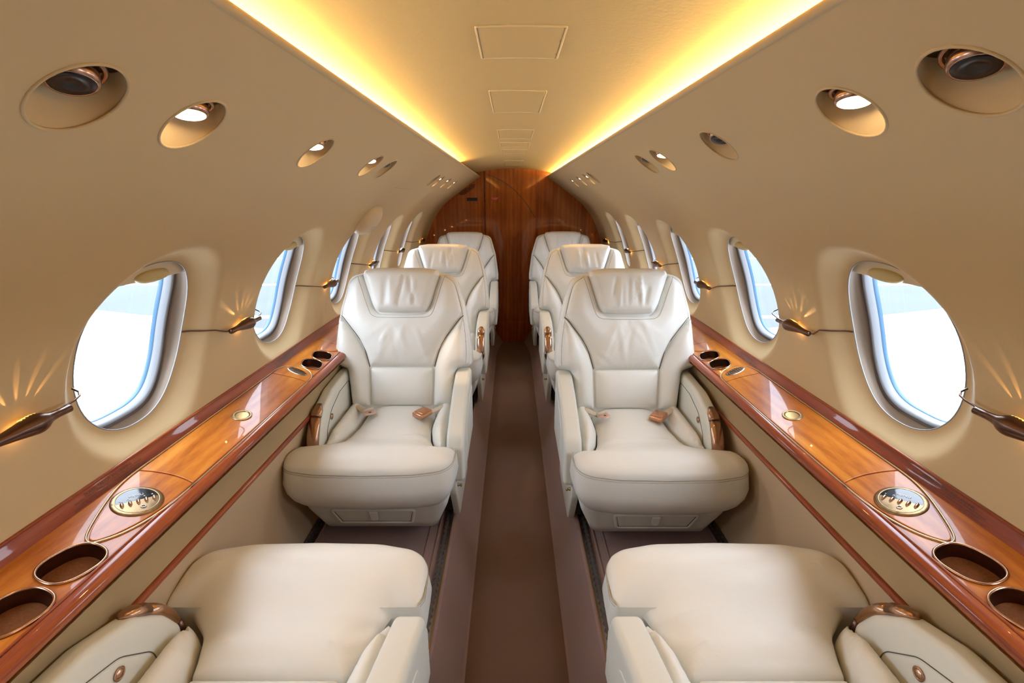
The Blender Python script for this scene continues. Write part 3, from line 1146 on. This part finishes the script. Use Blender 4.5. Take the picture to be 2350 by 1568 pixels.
struct(mk('trim_15', rbox((-0.28, Y1 - 0.004, 1.02), (0.012, 0.008, 1.56), 0.002), WOOD_M, smooth=False))


def bulk(u, v, off):
    b = (v - 784) / 1110.0; a = (u - 1175) / 1110.0
    c, s_ = math.cos(R(DROP)), math.sin(R(DROP))
    dy = c - b * s_; dz = -s_ - b * c
    k = (Y1 - off) / dy
    return Vector((-0.015 + a * k, Y1 - off, EYE + dz * k))


sg = empty('red_sign', bulk(1135, 456, 0.026))
tag(sg, 'small red placard with white lettering on the wooden door', 'sign')
mk('sign_plate', rbox((0, 0, 0), (0.076, 0.002, 0.025), 0.0006), REDTAG, sg, smooth=False)
F0 = lambda z: frame(Vector((0, -0.0014, z)), Vector((1, 0, 0)), Vector((0, 0, 1)), Vector((0, -1, 0)))
text('sign_text', 'NO SMOKING', 0.0105, F0(0.005), WHITEINK, sg)
text('sign_text', 'IN TOILET', 0.0105, F0(-0.006), WHITEINK, sg)
lb = mk('nameplate', rbox((0, 0, 0), (0.103, 0.004, 0.03), 0.002), BLACK, smooth=False)
lb.location = bulk(1083.5, 457.5, 0.002)
tag(lb, 'black rectangular plate below the vent slots on the wooden bulkhead', 'plate')
vg = empty('vent_grille', bulk(1072, 436, 0.0))
tag(vg, 'stack of short black vent slots in the wooden bulkhead', 'vent')
for k, (u0, u1, v_) in enumerate(((1081, 1091, 424.5), (1077, 1089, 427.6), (1072, 1088, 431), (1066, 1084, 434), (1061, 1079.5, 437), (1057, 1076, 440.3), (1053, 1071.5, 443.5), (1055, 1066.5, 446.4))):
    a, b = bulk(u0, v_, 0.0), bulk(u1, v_, 0.0)
    mk('slot', rbox((a + b) / 2 - Vector(vg.location), (abs(b.x - a.x), 0.004, 0.007), 0.002), BLACK, vg, smooth=False)
kn = mk('peephole', lathe([(0.001, 0), (0.004, 0.001), (0.004, 0.003), (0.001, 0.004)], zframe(Vector((0, 0, 0)), (0, -1, 0), (1, 0, 0)), 14), BLACK)
kn.location = bulk(1067, 481, 0.001)
tag(kn, 'tiny black hole fitting in the wooden bulkhead above the far seat', 'fitting')

# ------------------------------------------------------------------ forward partition behind the camera
struct(mk('wall_forward', rbox((0, Y0, 0.9), (1.9, 0.04, 1.9), 0), WALL, smooth=False))

# ------------------------------------------------------------------ emergency exit: cover flap and panel seam above the third window from the camera
ey = WIN_Y[3]
es = s_of_h(0.095)
fy_ = ey - 0.085
fl_ = empty('exit_handle_cover', W(-1, fy_, es))
tag(fl_, 'oval cream flap with small instructions above the emergency exit window', 'exit cover')
M = Matrix.Translation(-Vector(fl_.location))
el = oval(fy_, es, 0.118, 0.085, 44, 2.3)
v_fl = pillow(el, 0.03, 0.05, lambda a, b, c: W(-1, a, b, -c - 0.002), depth=0.006, crown=0.01, g=0.018)
mk('flap', xf(v_fl, M), SHADE, fl_)
flap_tree = surface([v_fl])
for k, s_ in enumerate(('EMERGENCY EXIT', 'REMOVE COVER', 'PULL HANDLE', 'PUSH WINDOW OUT')):
    sk_ = es + 0.016 + 0.013 * k
    hit = flap_tree.ray_cast(W(-1, fy_ + 0.02, sk_, -0.2), Wn(-1, sk_))
    nf = -Wn(-1, sk_) if hit[0] is None else (hit[1] if hit[1].dot(Wn(-1, sk_)) < 0 else -hit[1])
    rd_ = Vector((0, 1, 0)) - nf * nf.y
    rd_.normalize()
    pos = (hit[0] if hit[0] is not None else W(-1, fy_ + 0.02, sk_, -0.05)) + nf * 0.0012
    text('flap_text', s_, 0.0115, M @ frame(pos, rd_, nf.cross(rd_), nf), GREYINK, fl_)
seam = [(ey - 0.27, 0.55), (ey - 0.27, 0.30), (ey - 0.268, 0.10), (ey - 0.25, -0.02), (ey - 0.20, -0.045), (ey + 0.20, -0.045), (ey + 0.25, -0.02), (ey + 0.268, 0.08)]
sp_ = []
for i in range(len(seam) - 1):
    for k in range(8):
        q = k / 8
        sp_.append((seam[i][0] * (1 - q) + seam[i + 1][0] * q, seam[i][1] * (1 - q) + seam[i + 1][1] * q))
struct(mk('trim_16', tube([W(-1, a, s_of_h(b), 0.0008) for a, b in sp_], 0.0010, 6), SEAMTAN))

# ------------------------------------------------------------------ seats
def smooth(a, b, x):
    t = min(max((x - a) / (b - a), 0), 1)
    return t * t * (3 - 2 * t)


def ridges(folds, x, y):
    """sum of soft creases: (x0, y0, dx, dy, half length, width, height)"""
    z = 0.0
    for (x0, y0, dx, dy, L, w_, a) in folds:
        px, py = x - x0, y - y0
        t = px * dx + py * dy
        n = -px * dy + py * dx
        z += a * math.exp(-(n / w_) ** 2) * math.exp(-(t / L) ** 4)
    return z


def folds_head(rng):
    F = []
    for k in range(9):
        x0 = rng.uniform(-0.075, 0.075)
        ang = R(90 + rng.uniform(-16, 16))
        F.append((x0, 0.50 + rng.uniform(-0.02, 0.03), math.cos(ang), math.sin(ang), rng.uniform(0.03, 0.07), rng.uniform(0.005, 0.009), rng.choice((-1, 1)) * rng.uniform(0.004, 0.008)))
    return F


def folds_back(rng):
    F = []
    for k in range(15):
        a = R(-90 + rng.uniform(-58, 58))
        r_ = rng.uniform(0.05, 0.16)
        x0, y0 = 1.15 * r_ * math.cos(a) + rng.uniform(-0.06, 0.06), 0.41 + r_ * math.sin(a)
        F.append((x0, y0, math.cos(a), math.sin(a), rng.uniform(0.04, 0.09), rng.uniform(0.005, 0.010), rng.choice((-1, 1)) * rng.uniform(0.0018, 0.0038)))
    for sx in (-1, 1):
        for k in range(3):
            F.append((sx * (0.11 - 0.01 * k), 0.20 + 0.015 * k, sx * 0.8, 0.6, 0.04, 0.006, (-1) ** k * 0.002))
    return F


def folds_seat(rng):
    F = []
    for k in range(14):
        x0 = rng.uniform(-0.26, 0.26)
        a = R(rng.uniform(-30, 30))
        F.append((x0, rng.uniform(-0.1, 0.2), math.cos(a), math.sin(a), rng.uniform(0.04, 0.09), rng.uniform(0.008, 0.016), rng.choice((-1, 1)) * rng.uniform(0.0006, 0.0016)))
    for sx in (-1, 1):
        for k in range(5):
            F.append((sx * (0.105 + 0.012 * k), 0.0 + 0.03 * k, sx * -0.85, 0.42 - 0.12 * k, 0.06, 0.009, (-1) ** k * 0.0036))
    return F


def make_seat(name, s, recline, raised, buckle, seed, ady=0.0):
    """s: sign of local x towards the window; local y points to the knees, z up from the floor"""
    rng = random.Random(seed)
    root = empty(name)
    part = lambda n, vf, m, p=root, **k: mk(n, vf, m, p, **k)
    ca, sa = math.cos(R(recline)), math.sin(R(recline))
    JY, JZ = -0.225, 0.375

    def B(x, wv, z):                                  # backrest plane: across, up along the back, out of it
        return Vector((x, JY - wv * sa + z * ca, JZ + wv * ca + z * sa))
    SH = s * 0.018
    sx_ = lambda y: SH * smooth(0.08, 0.16, y)
    ident = lambda zz: (lambda x, y, z: Vector((x + sx_(y), y, zz + z)))
    # --- cushion
    drop = lambda y: -0.044 * smooth(0.25, 0.08, y)
    fs = folds_seat(rng)
    cush = sym(([(0, 0.335, 0.3), (0.16, 0.330, 0.2), (0.288, 0.300, 0.13), (0.296, 0.165, 0.035), (0.284, 0.143, 0.015), (0.226, 0.147, 0.02), (0.190, 0.105, 0.06), (0.163, 0.034, 0.05)]) + ([(0.152, -0.004, 0.012), (0, -0.004, 0)] if recline > 40 else [(0.148, -0.06, 0.05), (0.146, -0.30, 0.012), (0, -0.30, 0)]), 0.012)
    z0 = 0.378
    part('seat_cushion', pillow(cush, 0.046, 0.105, ident(z0), crown=0.004, depth=0.004, extra=lambda x, y, d_: drop(y) + smooth(0.0, 0.03, d_) * ridges(fs, x, y), g=0.013), LEATHER)
    boxo = sym([(0, 0.335, 0.3), (0.16, 0.330, 0.2), (0.288, 0.300, 0.13), (0.296, 0.165, 0.035), (0.284, 0.143, 0.015), (0, 0.143, 0)], 0.012)
    fx = [(rng.uniform(-0.25, 0.25), 0.20, 0.3 * rng.uniform(-1, 1), 1, 0.1, 0.01, rng.choice((-1, 1)) * 0.0012) for k in range(8)]
    bo = part('cushion_boxing', pillow(boxo, 0.176, 0.085, lambda x, y, z: Vector((x * (1 - 0.03 * max(0, z) / 0.13 + 0.045 * math.sin(math.pi * min(1, max(0, z) / 0.17))) + SH, y - 0.06 * max(0, z) * (1 if y > 0.2 else 0.2) + (0.016 * math.sin(math.pi * min(1, max(0, z) / 0.17)) if y > 0.2 else 0), z0 - 0.003 - z)), extra=lambda x, y, d_: smooth(0, 0.03, d_) * ridges(fx, x, y), p=2.5), LEATHER)
    seam_ = [Vector((p[0] * 1.001 + SH, p[1] * 1.001, z0 - 0.002)) for p in boxo if p[1] > 0.150]
    k0 = max(range(len(seam_)), key=lambda i: (seam_[i] - seam_[i - 1]).length)
    seam_ = seam_[k0:] + seam_[:k0]
    part('piping', tube(seam_, 0.0014, 6), STITCH, bo)
    st = [Vector((v.x * 1.0, v.y * 1.0 - 0.0, v.z - 0.0075)) + Vector((0.0009 * (1 if v.x > 0 else -1), 0.0009, 0)) for v in seam_]
    part('stitching', tube(st, 0.0007, 5), STITCH, bo)
    if recline > 40:
      rear = sym([(0, -0.008, 0), (0.149, -0.008, 0.012), (0.148, -0.30, 0.02), (0, -0.30, 0)], 0.012)
      part('rear_cushion', pillow(rear, 0.05, 0.04, ident(z0 - 0.050), crown=0.006, depth=0.02), LEATHER)
    for q in (-1, 1):
        bol = fillet([(q * 0.230, 0.122, 0.02), (q * 0.204, 0.112, 0.02), (q * 0.190, 0.090, 0.05), (q * 0.167, 0.028, 0.08), (q * 0.152, -0.05, 0.05), (q * 0.152, -0.28, 0.02), (q * 0.231, -0.28, 0.02)], 0.012)
        part('bolster', pillow(bol, 0.058, 0.040, ident(z0 - 0.050), crown=0.014, depth=0.03, extra=lambda x, y, d_: 0.010 * smooth(0.16, 0.24, abs(x)) - 0.026 * smooth(0.03, 0.125, y)), LEATHER)
    # --- backrest
    shell = sym([(0, 0.582, 0.0), (0.170, 0.584, 0.03), (0.232, 0.566, 0.055), (0.275, 0.42, 0.12), (0.300, 0.235, 0.05), (0.300, 0.178, 0.02), (0.231, 0.158, 0.02), (0.220, -0.06, 0.02), (0, -0.06, 0)], 0.012)
    v_shell = pillow(shell, 0.028, 0.045, lambda x, wv, z: B(x, wv, z - 0.020), depth=0.075, back=(0.03, 0.05))
    sh = part('backrest', v_shell, LEATHER)
    skin = [v_shell]
    fb = folds_back(rng)
    upper = sym([(0, 0.176, 0), (0.139, 0.176, 0.012), (0.155, 0.235, 0.12), (0.190, 0.305, 0.12), (0.248, 0.388, 0.05), (0.258, 0.415, 0.02), (0.226, 0.542, 0.05), (0.190, 0.570, 0.02), (0.169, 0.572, 0.01), (0.121, 0.425, 0.03), (0.095, 0.404, 0.02), (0, 0.402, 0)], 0.011)
    v_up = pillow(upper, 0.014, 0.013, lambda x, wv, z: B(x, wv, z + 0.004), crown=0.024, depth=0.02, extra=lambda x, y, d_: smooth(0, 0.025, d_) * ridges(fb, x, y), g=0.011)
    part('upper_pad', v_up, LEATHER)
    skin.append(v_up)
    for q in (-1, 1):
        wing = fillet([(q * 0.143, 0.176, 0.012), (q * 0.160, 0.235, 0.12), (q * 0.196, 0.303, 0.12), (q * 0.254, 0.382, 0.02), (q * 0.270, 0.395, 0.02), (q * 0.290, 0.24, 0.04), (q * 0.286, 0.186, 0.02), (q * 0.236, 0.166, 0.02), (q * 0.217, 0.0, 0.02), (q * 0.136, 0.0, 0.012)], 0.011)
        v_wing = pillow(wing, 0.016, 0.014, lambda x, wv, z: B(x, wv, z + 0.004), crown=0.030, depth=0.022, extra=lambda x, y, d_: 0.016 * smooth(0.14, 0.25, abs(x)) * smooth(0.0, 0.02, d_))
        part('side_wing', v_wing, LEATHER)
        skin.append(v_wing)
    lum = sym([(0, 0.172, 0), (0.137, 0.172, 0.012), (0.131, 0.004, 0.012), (0, 0.004, 0)], 0.011)
    part('lumbar_pad', pillow(lum, 0.014, 0.013, lambda x, wv, z: B(x, wv, z + 0.004), crown=0.020, depth=0.02), LEATHER)
    fh = folds_head(rng)
    hr = sym([(0, 0.604, 0.2), (0.100, 0.603, 0.1), (0.158, 0.594, 0.02), (0.165, 0.570, 0.02), (0.128, 0.450, 0.06), (0.108, 0.412, 0.035), (0, 0.408, 0)], 0.010)
    hd = part('headrest', pillow(hr, 0.046, 0.032, lambda x, wv, z: B(x, wv, z + 0.002), crown=0.010, depth=0.05, extra=lambda x, y, d_: smooth(0, 0.03, d_) * ridges(fh, x, y), g=0.009), LEATHER)
    # stitch lines laid on the padded surface
    tree = surface(skin)
    nB = Vector((0, ca, sa))

    def onto(pts, r_, mtl):
        c = _catmull([pts[0]] + list(pts) + [pts[-1]], 6)
        P_ = []
        for x_, w_ in c:
            hit = tree.ray_cast(B(x_, w_, 0.2), -nB)
            if hit[0] is not None and (not P_ or (hit[0] - P_[-1]).length > 0.002):
                P_.append(hit[0] + nB * 0.0004)
        part('stitching', tube(P_, r_, 5), mtl, sh)
    yoke = [(0.188, 0.566), (0.172, 0.520), (0.155, 0.465), (0.141, 0.425), (0.130, 0.403), (0.112, 0.392), (0.085, 0.389), (0.04, 0.388), (0.0, 0.388)]
    onto(yoke + [(-x_, w_) for x_, w_ in yoke[-2::-1]], 0.0010, STITCH)
    for q in (-1, 1):
        onto([(q * x_, w_) for x_, w_ in [(0.192, 0.564), (0.222, 0.541), (0.238, 0.505), (0.252, 0.45), (0.262, 0.405), (0.270, 0.36), (0.278, 0.29), (0.281, 0.235), (0.279, 0.195)]], 0.0012, STITCH)
        onto([(q * x_, w_) for x_, w_ in [(0.142, 0.178), (0.158, 0.235), (0.172, 0.272), (0.193, 0.306), (0.222, 0.345), (0.252, 0.385), (0.266, 0.397)]], 0.0016, DARKSEAM)
    # --- armrests
    def arm(q, x0, x1, prof_, is_low, nm):
        lp = fillet([(p_[0] + ady,) + tuple(p_[1:]) for p_ in prof_], 0.010)
        xm, hw = (x0 + x1) / 2, abs(x1 - x0) / 2
        core = hw - 0.014
        mp = lambda a, b, z: Vector((q * (xm + core + z), a, b))
        a_ = part(nm, pillow(lp, 0.014, 0.020, mp, depth=2 * core, back=(0.014, 0.020), g=0.02), SHELLP)
        return a_, xm, hw
    if recline < 40:
        lo_front = [(0.0, 0.452, 0.06), (0.10, 0.405, 0.05), (0.122, 0.36, 0.03), (0.122, 0.22, 0.02)]
    else:
        lo_front = [(0.0, 0.462, 0.06), (0.105, 0.425, 0.04), (0.130, 0.37, 0.03), (0.130, 0.24, 0.02)]
    hi = [(-0.30, 0.24, 0.01), (-0.30, 0.536, 0.02), (-0.22, 0.536, 0.06), (-0.06, 0.524, 0.1), (0.035, 0.492, 0.06), (0.098, 0.436, 0.06), (0.132, 0.375, 0.04), (0.132, 0.30, 0.03), (0.10, 0.22, 0.02)]
    lo = [(-0.30, 0.24, 0.01), (-0.30, 0.536, 0.02), (-0.235, 0.533, 0.05), (-0.12, 0.500, 0.1)] + lo_front

    def dress(a_, q, xm, hw, pr, lever):
        # inlaid panel on the face turned to the sitter
        inner = fillet([(-0.24, 0.30, 0.01), (-0.24, 0.495, 0.02), (-0.12, 0.488, 0.08), (-0.02, 0.455, 0.06), (0.045, 0.395, 0.05), (0.06, 0.30, 0.02)], 0.012)
        fx_ = lambda z: (lambda a, b, c: Vector((q * (xm - hw - z - c), a + ady, b)))
        part('arm_panel', pillow(inner, 0.0022, 0.003, fx_(-0.001), depth=0.002, g=0.03), SHELLP, a_)
        part('panel_seam', tube([Vector((q * (xm - hw - 0.0006), p[0] + ady, p[1])) for p in fillet([(-0.242, 0.298, 0.01), (-0.242, 0.497, 0.02), (-0.12, 0.4905, 0.08), (-0.019, 0.4575, 0.06), (0.047, 0.396, 0.05), (0.063, 0.298, 0.02)], 0.012)], 0.0011, 5, closed=True, up=(1, 0, 0)), DARKSEAM, a_)
        E = zframe(Vector((q * (xm - hw - 0.001), -0.012 + ady * 1.6, 0.432)), (-q, 0, 0))
        bt = part('recline_button', lathe([(0.002, 0.0), (0.0115, 0.0), (0.0125, 0.003), (0.0095, 0.0042), (0.0088, 0.0025), (0.0078, 0.0030), (0.006, 0.0052), (0.001, 0.0058)], E, 22), BRONZE, a_)
        if lever:
            pth = [(0.028, 0.500), (0.052, 0.486), (0.075, 0.468), (0.098, 0.444), (0.118, 0.414), (0.131, 0.382), (0.137, 0.35), (0.136, 0.322)]
            P3 = [Vector((q * xm, a + ady, b)) for a, b in pth]
            lv = part('lever', tube(P3[2:7], [0.020, 0.0225, 0.023, 0.022, 0.016], 14, flat=(0.62, 1.0), up=(0, 1, 0.8)), BRONZE, a_)
            part('lever_cap', tube(P3[0:3], [0.010, 0.020, 0.0215], 14, flat=(0.62, 1.0), up=(0, 1, 0.8)), BRONZE, lv)
            part('lever_foot', tube(P3[5:8], [0.0235, 0.0235, 0.012], 14, flat=(0.5, 1.0), up=(0, 1, 0.8)), BRONZE_D, lv)
    a1, xm, hw = arm(s, 0.229, 0.277, hi, False, 'window_armrest')
    dress(a1, s, xm, hw, hi, True)
    a2, xm, hw = arm(-s, 0.233, 0.300, hi if raised else lo, not raised, 'aisle_armrest')
    if raised:
        dress(a2, -s, xm, hw, hi, True)
    else:
        pn = fillet([(-0.27, 0.30, 0.01), (-0.27, 0.47, 0.03), (-0.13, 0.455, 0.06), (0.0, 0.40, 0.04), (0.005, 0.30, 0.02)], 0.012)
        part('outer_panel', pillow(pn, 0.0022, 0.003, lambda a, b, c: Vector((-s * (xm + hw - 0.0005 + c), a + 0.6 * ady, b)), depth=0.002, g=0.03), SHELLP, a2)
        # short front spar under the cushion wing
    # --- base
    V, F = [], []
    tiers = [(0.060, 0.200, 0.160, -0.20, 0.03), (0.066, 0.216, 0.182, -0.21, 0.035), (0.10, 0.228, 0.200, -0.215, 0.04), (0.17, 0.256, 0.234, -0.22, 0.05), (0.222, 0.270, 0.256, -0.22, 0.06), (0.28, 0.262, 0.20, -0.22, 0.06)]
    ringn = None
    for (z, hx, yf, yb, r_) in tiers:
        xo = s * 0.016
        P = []
        for (cx, cy, a0) in ((hx - r_, yf - r_, 0), (-hx + r_, yf - r_, 90), (-hx + r_, yb + r_, 180), (hx - r_, yb + r_, 270)):
            for k in range(7):
                a = R(a0 + 15 * k)
                P.append((cx + r_ * math.cos(a) + xo, cy + r_ * math.sin(a), z))
        ringn = len(P)
        V += [Vector(p) for p in P]
    for i in range(len(tiers) - 1):
        for k in range(ringn):
            l = (k + 1) % ringn
            F.append((i * ringn + k, i * ringn + l, (i + 1) * ringn + l, (i + 1) * ringn + k))
    F.append(tuple(range(ringn)))
    F.append(tuple((len(tiers) - 1) * ringn + k for k in range(ringn)))
    part('base', (V, F), SHELLP, sharp=50)
    ez = Vector((0, 0.46, 1)).normalized()
    D = frame(Vector((s * 0.012, 0.207, 0.142)), Vector((1, 0, 0)), ez, Vector((1, 0, 0)).cross(ez))
    D = frame(Vector((s * 0.020, 0.2215, 0.142)), Vector((-1, 0, 0)), ez, Vector((-1, 0, 0)).cross(ez))
    dv = lambda x, y, z: D @ Vector((x, y, z))
    dl = fillet([(-0.143, 0.037, 0.008), (0.143, 0.037, 0.008), (0.125, -0.037, 0.008), (-0.125, -0.037, 0.008)], 0.012)
    dr = part('drawer', pillow(dl, 0.0025, 0.004, dv, depth=0.004, g=0.03), SHELLP)
    part('drawer_frame', tube([dv(p[0] * 1.04, p[1] * 1.13, 0.002) for p in dl], 0.0055, 8, closed=True), SHELLP, dr)
    part('drawer_gap', tube([dv(p[0] * 1.004, p[1] * 1.02, 0.0022) for p in dl], 0.0018, 6, closed=True), DARKSEAM, dr)
    tb = fillet([(-0.015, 0.034, 0.003), (0.015, 0.034, 0.003), (0.013, -0.012, 0.012), (-0.013, -0.012, 0.012)], 0.005)
    part('pull_tab', pillow(tb, 0.003, 0.003, lambda x, y, z: dv(x, y, z + 0.007 + 0.10 * (0.034 - y)), depth=0.003, g=0.008), LEATHER, dr)
    # --- aisle side skirt with its bolt, and the feet in the tracks
    sk = fillet([(-0.30, 0.02, 0.01), (0.035, 0.012, 0.02), (0.122, 0.17, 0.06), (0.122, 0.26, 0.03), (0.09, 0.30, 0.03), (-0.30, 0.30, 0.01)], 0.012)
    part('side_skirt', pillow(sk, 0.006, 0.01, lambda a, b, c: Vector((-s * (0.262 + c), a, b)), depth=0.02, back=(0.002, 0.01), g=0.03), SHELLP)
    part('bolt', lathe([(0.002, 0), (0.007, 0), (0.007, 0.006), (0.0045, 0.007), (0.0045, 0.013), (0.0065, 0.014), (0.0065, 0.018), (0.002, 0.0185)], zframe(Vector((-s * 0.267, 0.096, 0.19)), (-s, 0.25, 0)), 14), BRASS)
    for fx2 in (-0.218, 0.287):
        for fy in (-0.03, -0.19):
            part('foot', rbox((s * fx2, fy, 0.042), (0.024, 0.07, 0.070), 0.006), GREYSEAL)
    # --- belts lying on the cushion
    zt = 0.378
    for q, kind in (((buckle, 'b'), (-buckle, 't')) if recline < 40 else ()):
        p0 = [Vector((q * 0.196, -0.19, zt + 0.016)), Vector((q * 0.180, -0.165, zt + 0.022)), Vector((q * 0.150, -0.145, zt + 0.012)), Vector((q * 0.128, -0.125, zt + 0.010))]
        stp = part('seat_belt', tube(p0, 0.017, 8, flat=(0.14, 1.0)), BELT)
        dirv = Vector((-q * 0.62, 0.78, -0.05)).normalized()
        E = frame(Vector((q * 0.122, -0.122, zt + 0.016)), dirv.cross(Vector((0, 0, 1))).normalized(), dirv, dirv.cross(Vector((0, 0, 1))).normalized().cross(dirv))
        if kind == 'b':
            part('buckle', xf(rbox((0, 0.024, 0.004), (0.056, 0.064, 0.020), 0.005), E), COPPER, stp)
            part('buckle_lid', xf(rbox((0, 0.018, 0.0145), (0.050, 0.050, 0.004), 0.002), E), COPPER, stp)
        else:
            tg = fillet([(-0.028, 0.0, 0.004), (0.028, 0.0, 0.004), (0.026, 0.012, 0.006), (0.018, 0.034, 0.014), (-0.018, 0.034, 0.014), (-0.026, 0.012, 0.006)], 0.005)
            part('tongue', pillow(tg, 0.0018, 0.002, lambda x, y, z: E @ Vector((x, y, z + 0.004)), depth=0.002, g=0.008), TABPINK, stp)
            part('tongue_slot', xf(rbox((0, 0.018, 0.0055), (0.011, 0.008, 0.001), 0), E), BLACK, stp, smooth=False)
            part('strap_roll', tube([E @ Vector((-0.024, -0.002, 0.008)), E @ Vector((0.024, -0.002, 0.008))], 0.007, 10), BELT, stp)
    return root


def copy_tree(o, parent=None):
    c = o.copy()
    COL.objects.link(c)
    if parent is not None:
        c.parent = parent
    for ch in [x for x in COL.objects if x.parent == o]:
        copy_tree(ch, c)
    return c


FZ = EYE - 1.25
GRP = 'cream leather cabin seats'
first = {}
for sd, sdn in ((-1, 'left'), (1, 'right')):
    a = make_seat('cabin_seat', -sd, 14.6 if sd < 0 else 12.5, False, -1, 11 + sd, 0.008)       # facing the camera: window is -sd in its own frame
    a.location = (-0.493 if sd < 0 else 0.475, 1.73 if sd < 0 else 1.70, FZ)
    a.rotation_euler = (0, 0, math.pi)
    tag(a, 'cream leather seat facing the camera, front row, %s of the aisle' % sdn, 'seat', GRP)
    b = make_seat('cabin_seat', -sd, 14.6, True, -1, 21 + sd)
    b.location = (sd * 0.468, 2.866, FZ)
    b.rotation_euler = (0, 0, math.pi)
    tag(b, 'cream leather seat of the middle row, bronze lever on its aisle armrest, %s' % sdn, 'seat', GRP)
    c = copy_tree(a)
    c.location = (sd * 0.44, 4.076, FZ)
    tag(c, 'cream leather seat in the last row against the wooden bulkhead, %s of the aisle' % sdn, 'seat', GRP)
    e = make_seat('cabin_seat', sd, 56, False, 1, 31 + sd, -0.03)
    e.location = (-0.493 if sd < 0 else 0.488, 0.722, FZ)
    tag(e, 'reclined cream leather seat facing away, only its cushion in view, %s of the aisle' % sdn, 'seat', GRP)

# ------------------------------------------------------------------ outside: apron and wings
GZ = -1.75
struct(mk('ground', rbox((0, 30, GZ - 0.05), (240, 240, 0.1), 0), APRON, smooth=False))
for sd in (-1, 1):
    for k, (y, w_) in enumerate(((13.2, 0.35), (18.5, 0.3), (27, 0.5))):
        struct(mk('line_%d' % (k + (1 if sd < 0 else 4)), rbox((sd * 40, y, GZ + 0.003), (78, w_, 0.006), 0), STRIPE, smooth=False))
    ol = fillet([(sd * 1.02, -4.0, 0), (sd * 12.0, -0.5, 0.3), (sd * 12.0, 10.6, 0.3), (sd * 4.05, 7.75, 0.2), (sd * 1.02, 6.62, 0)], 0.4)
    wg = mk('wing', pillow(ol, 0.10, 1.2, lambda x, y, z: Vector((x, y, EYE - 2.1 + z)), depth=0.05, g=0.8, back=(0.10, 1.2)), WING)
    tag(wg, 'white aircraft wing seen through the windows %s of the aisle' % ('left' if sd < 0 else 'right'), 'wing', 'aircraft wings')
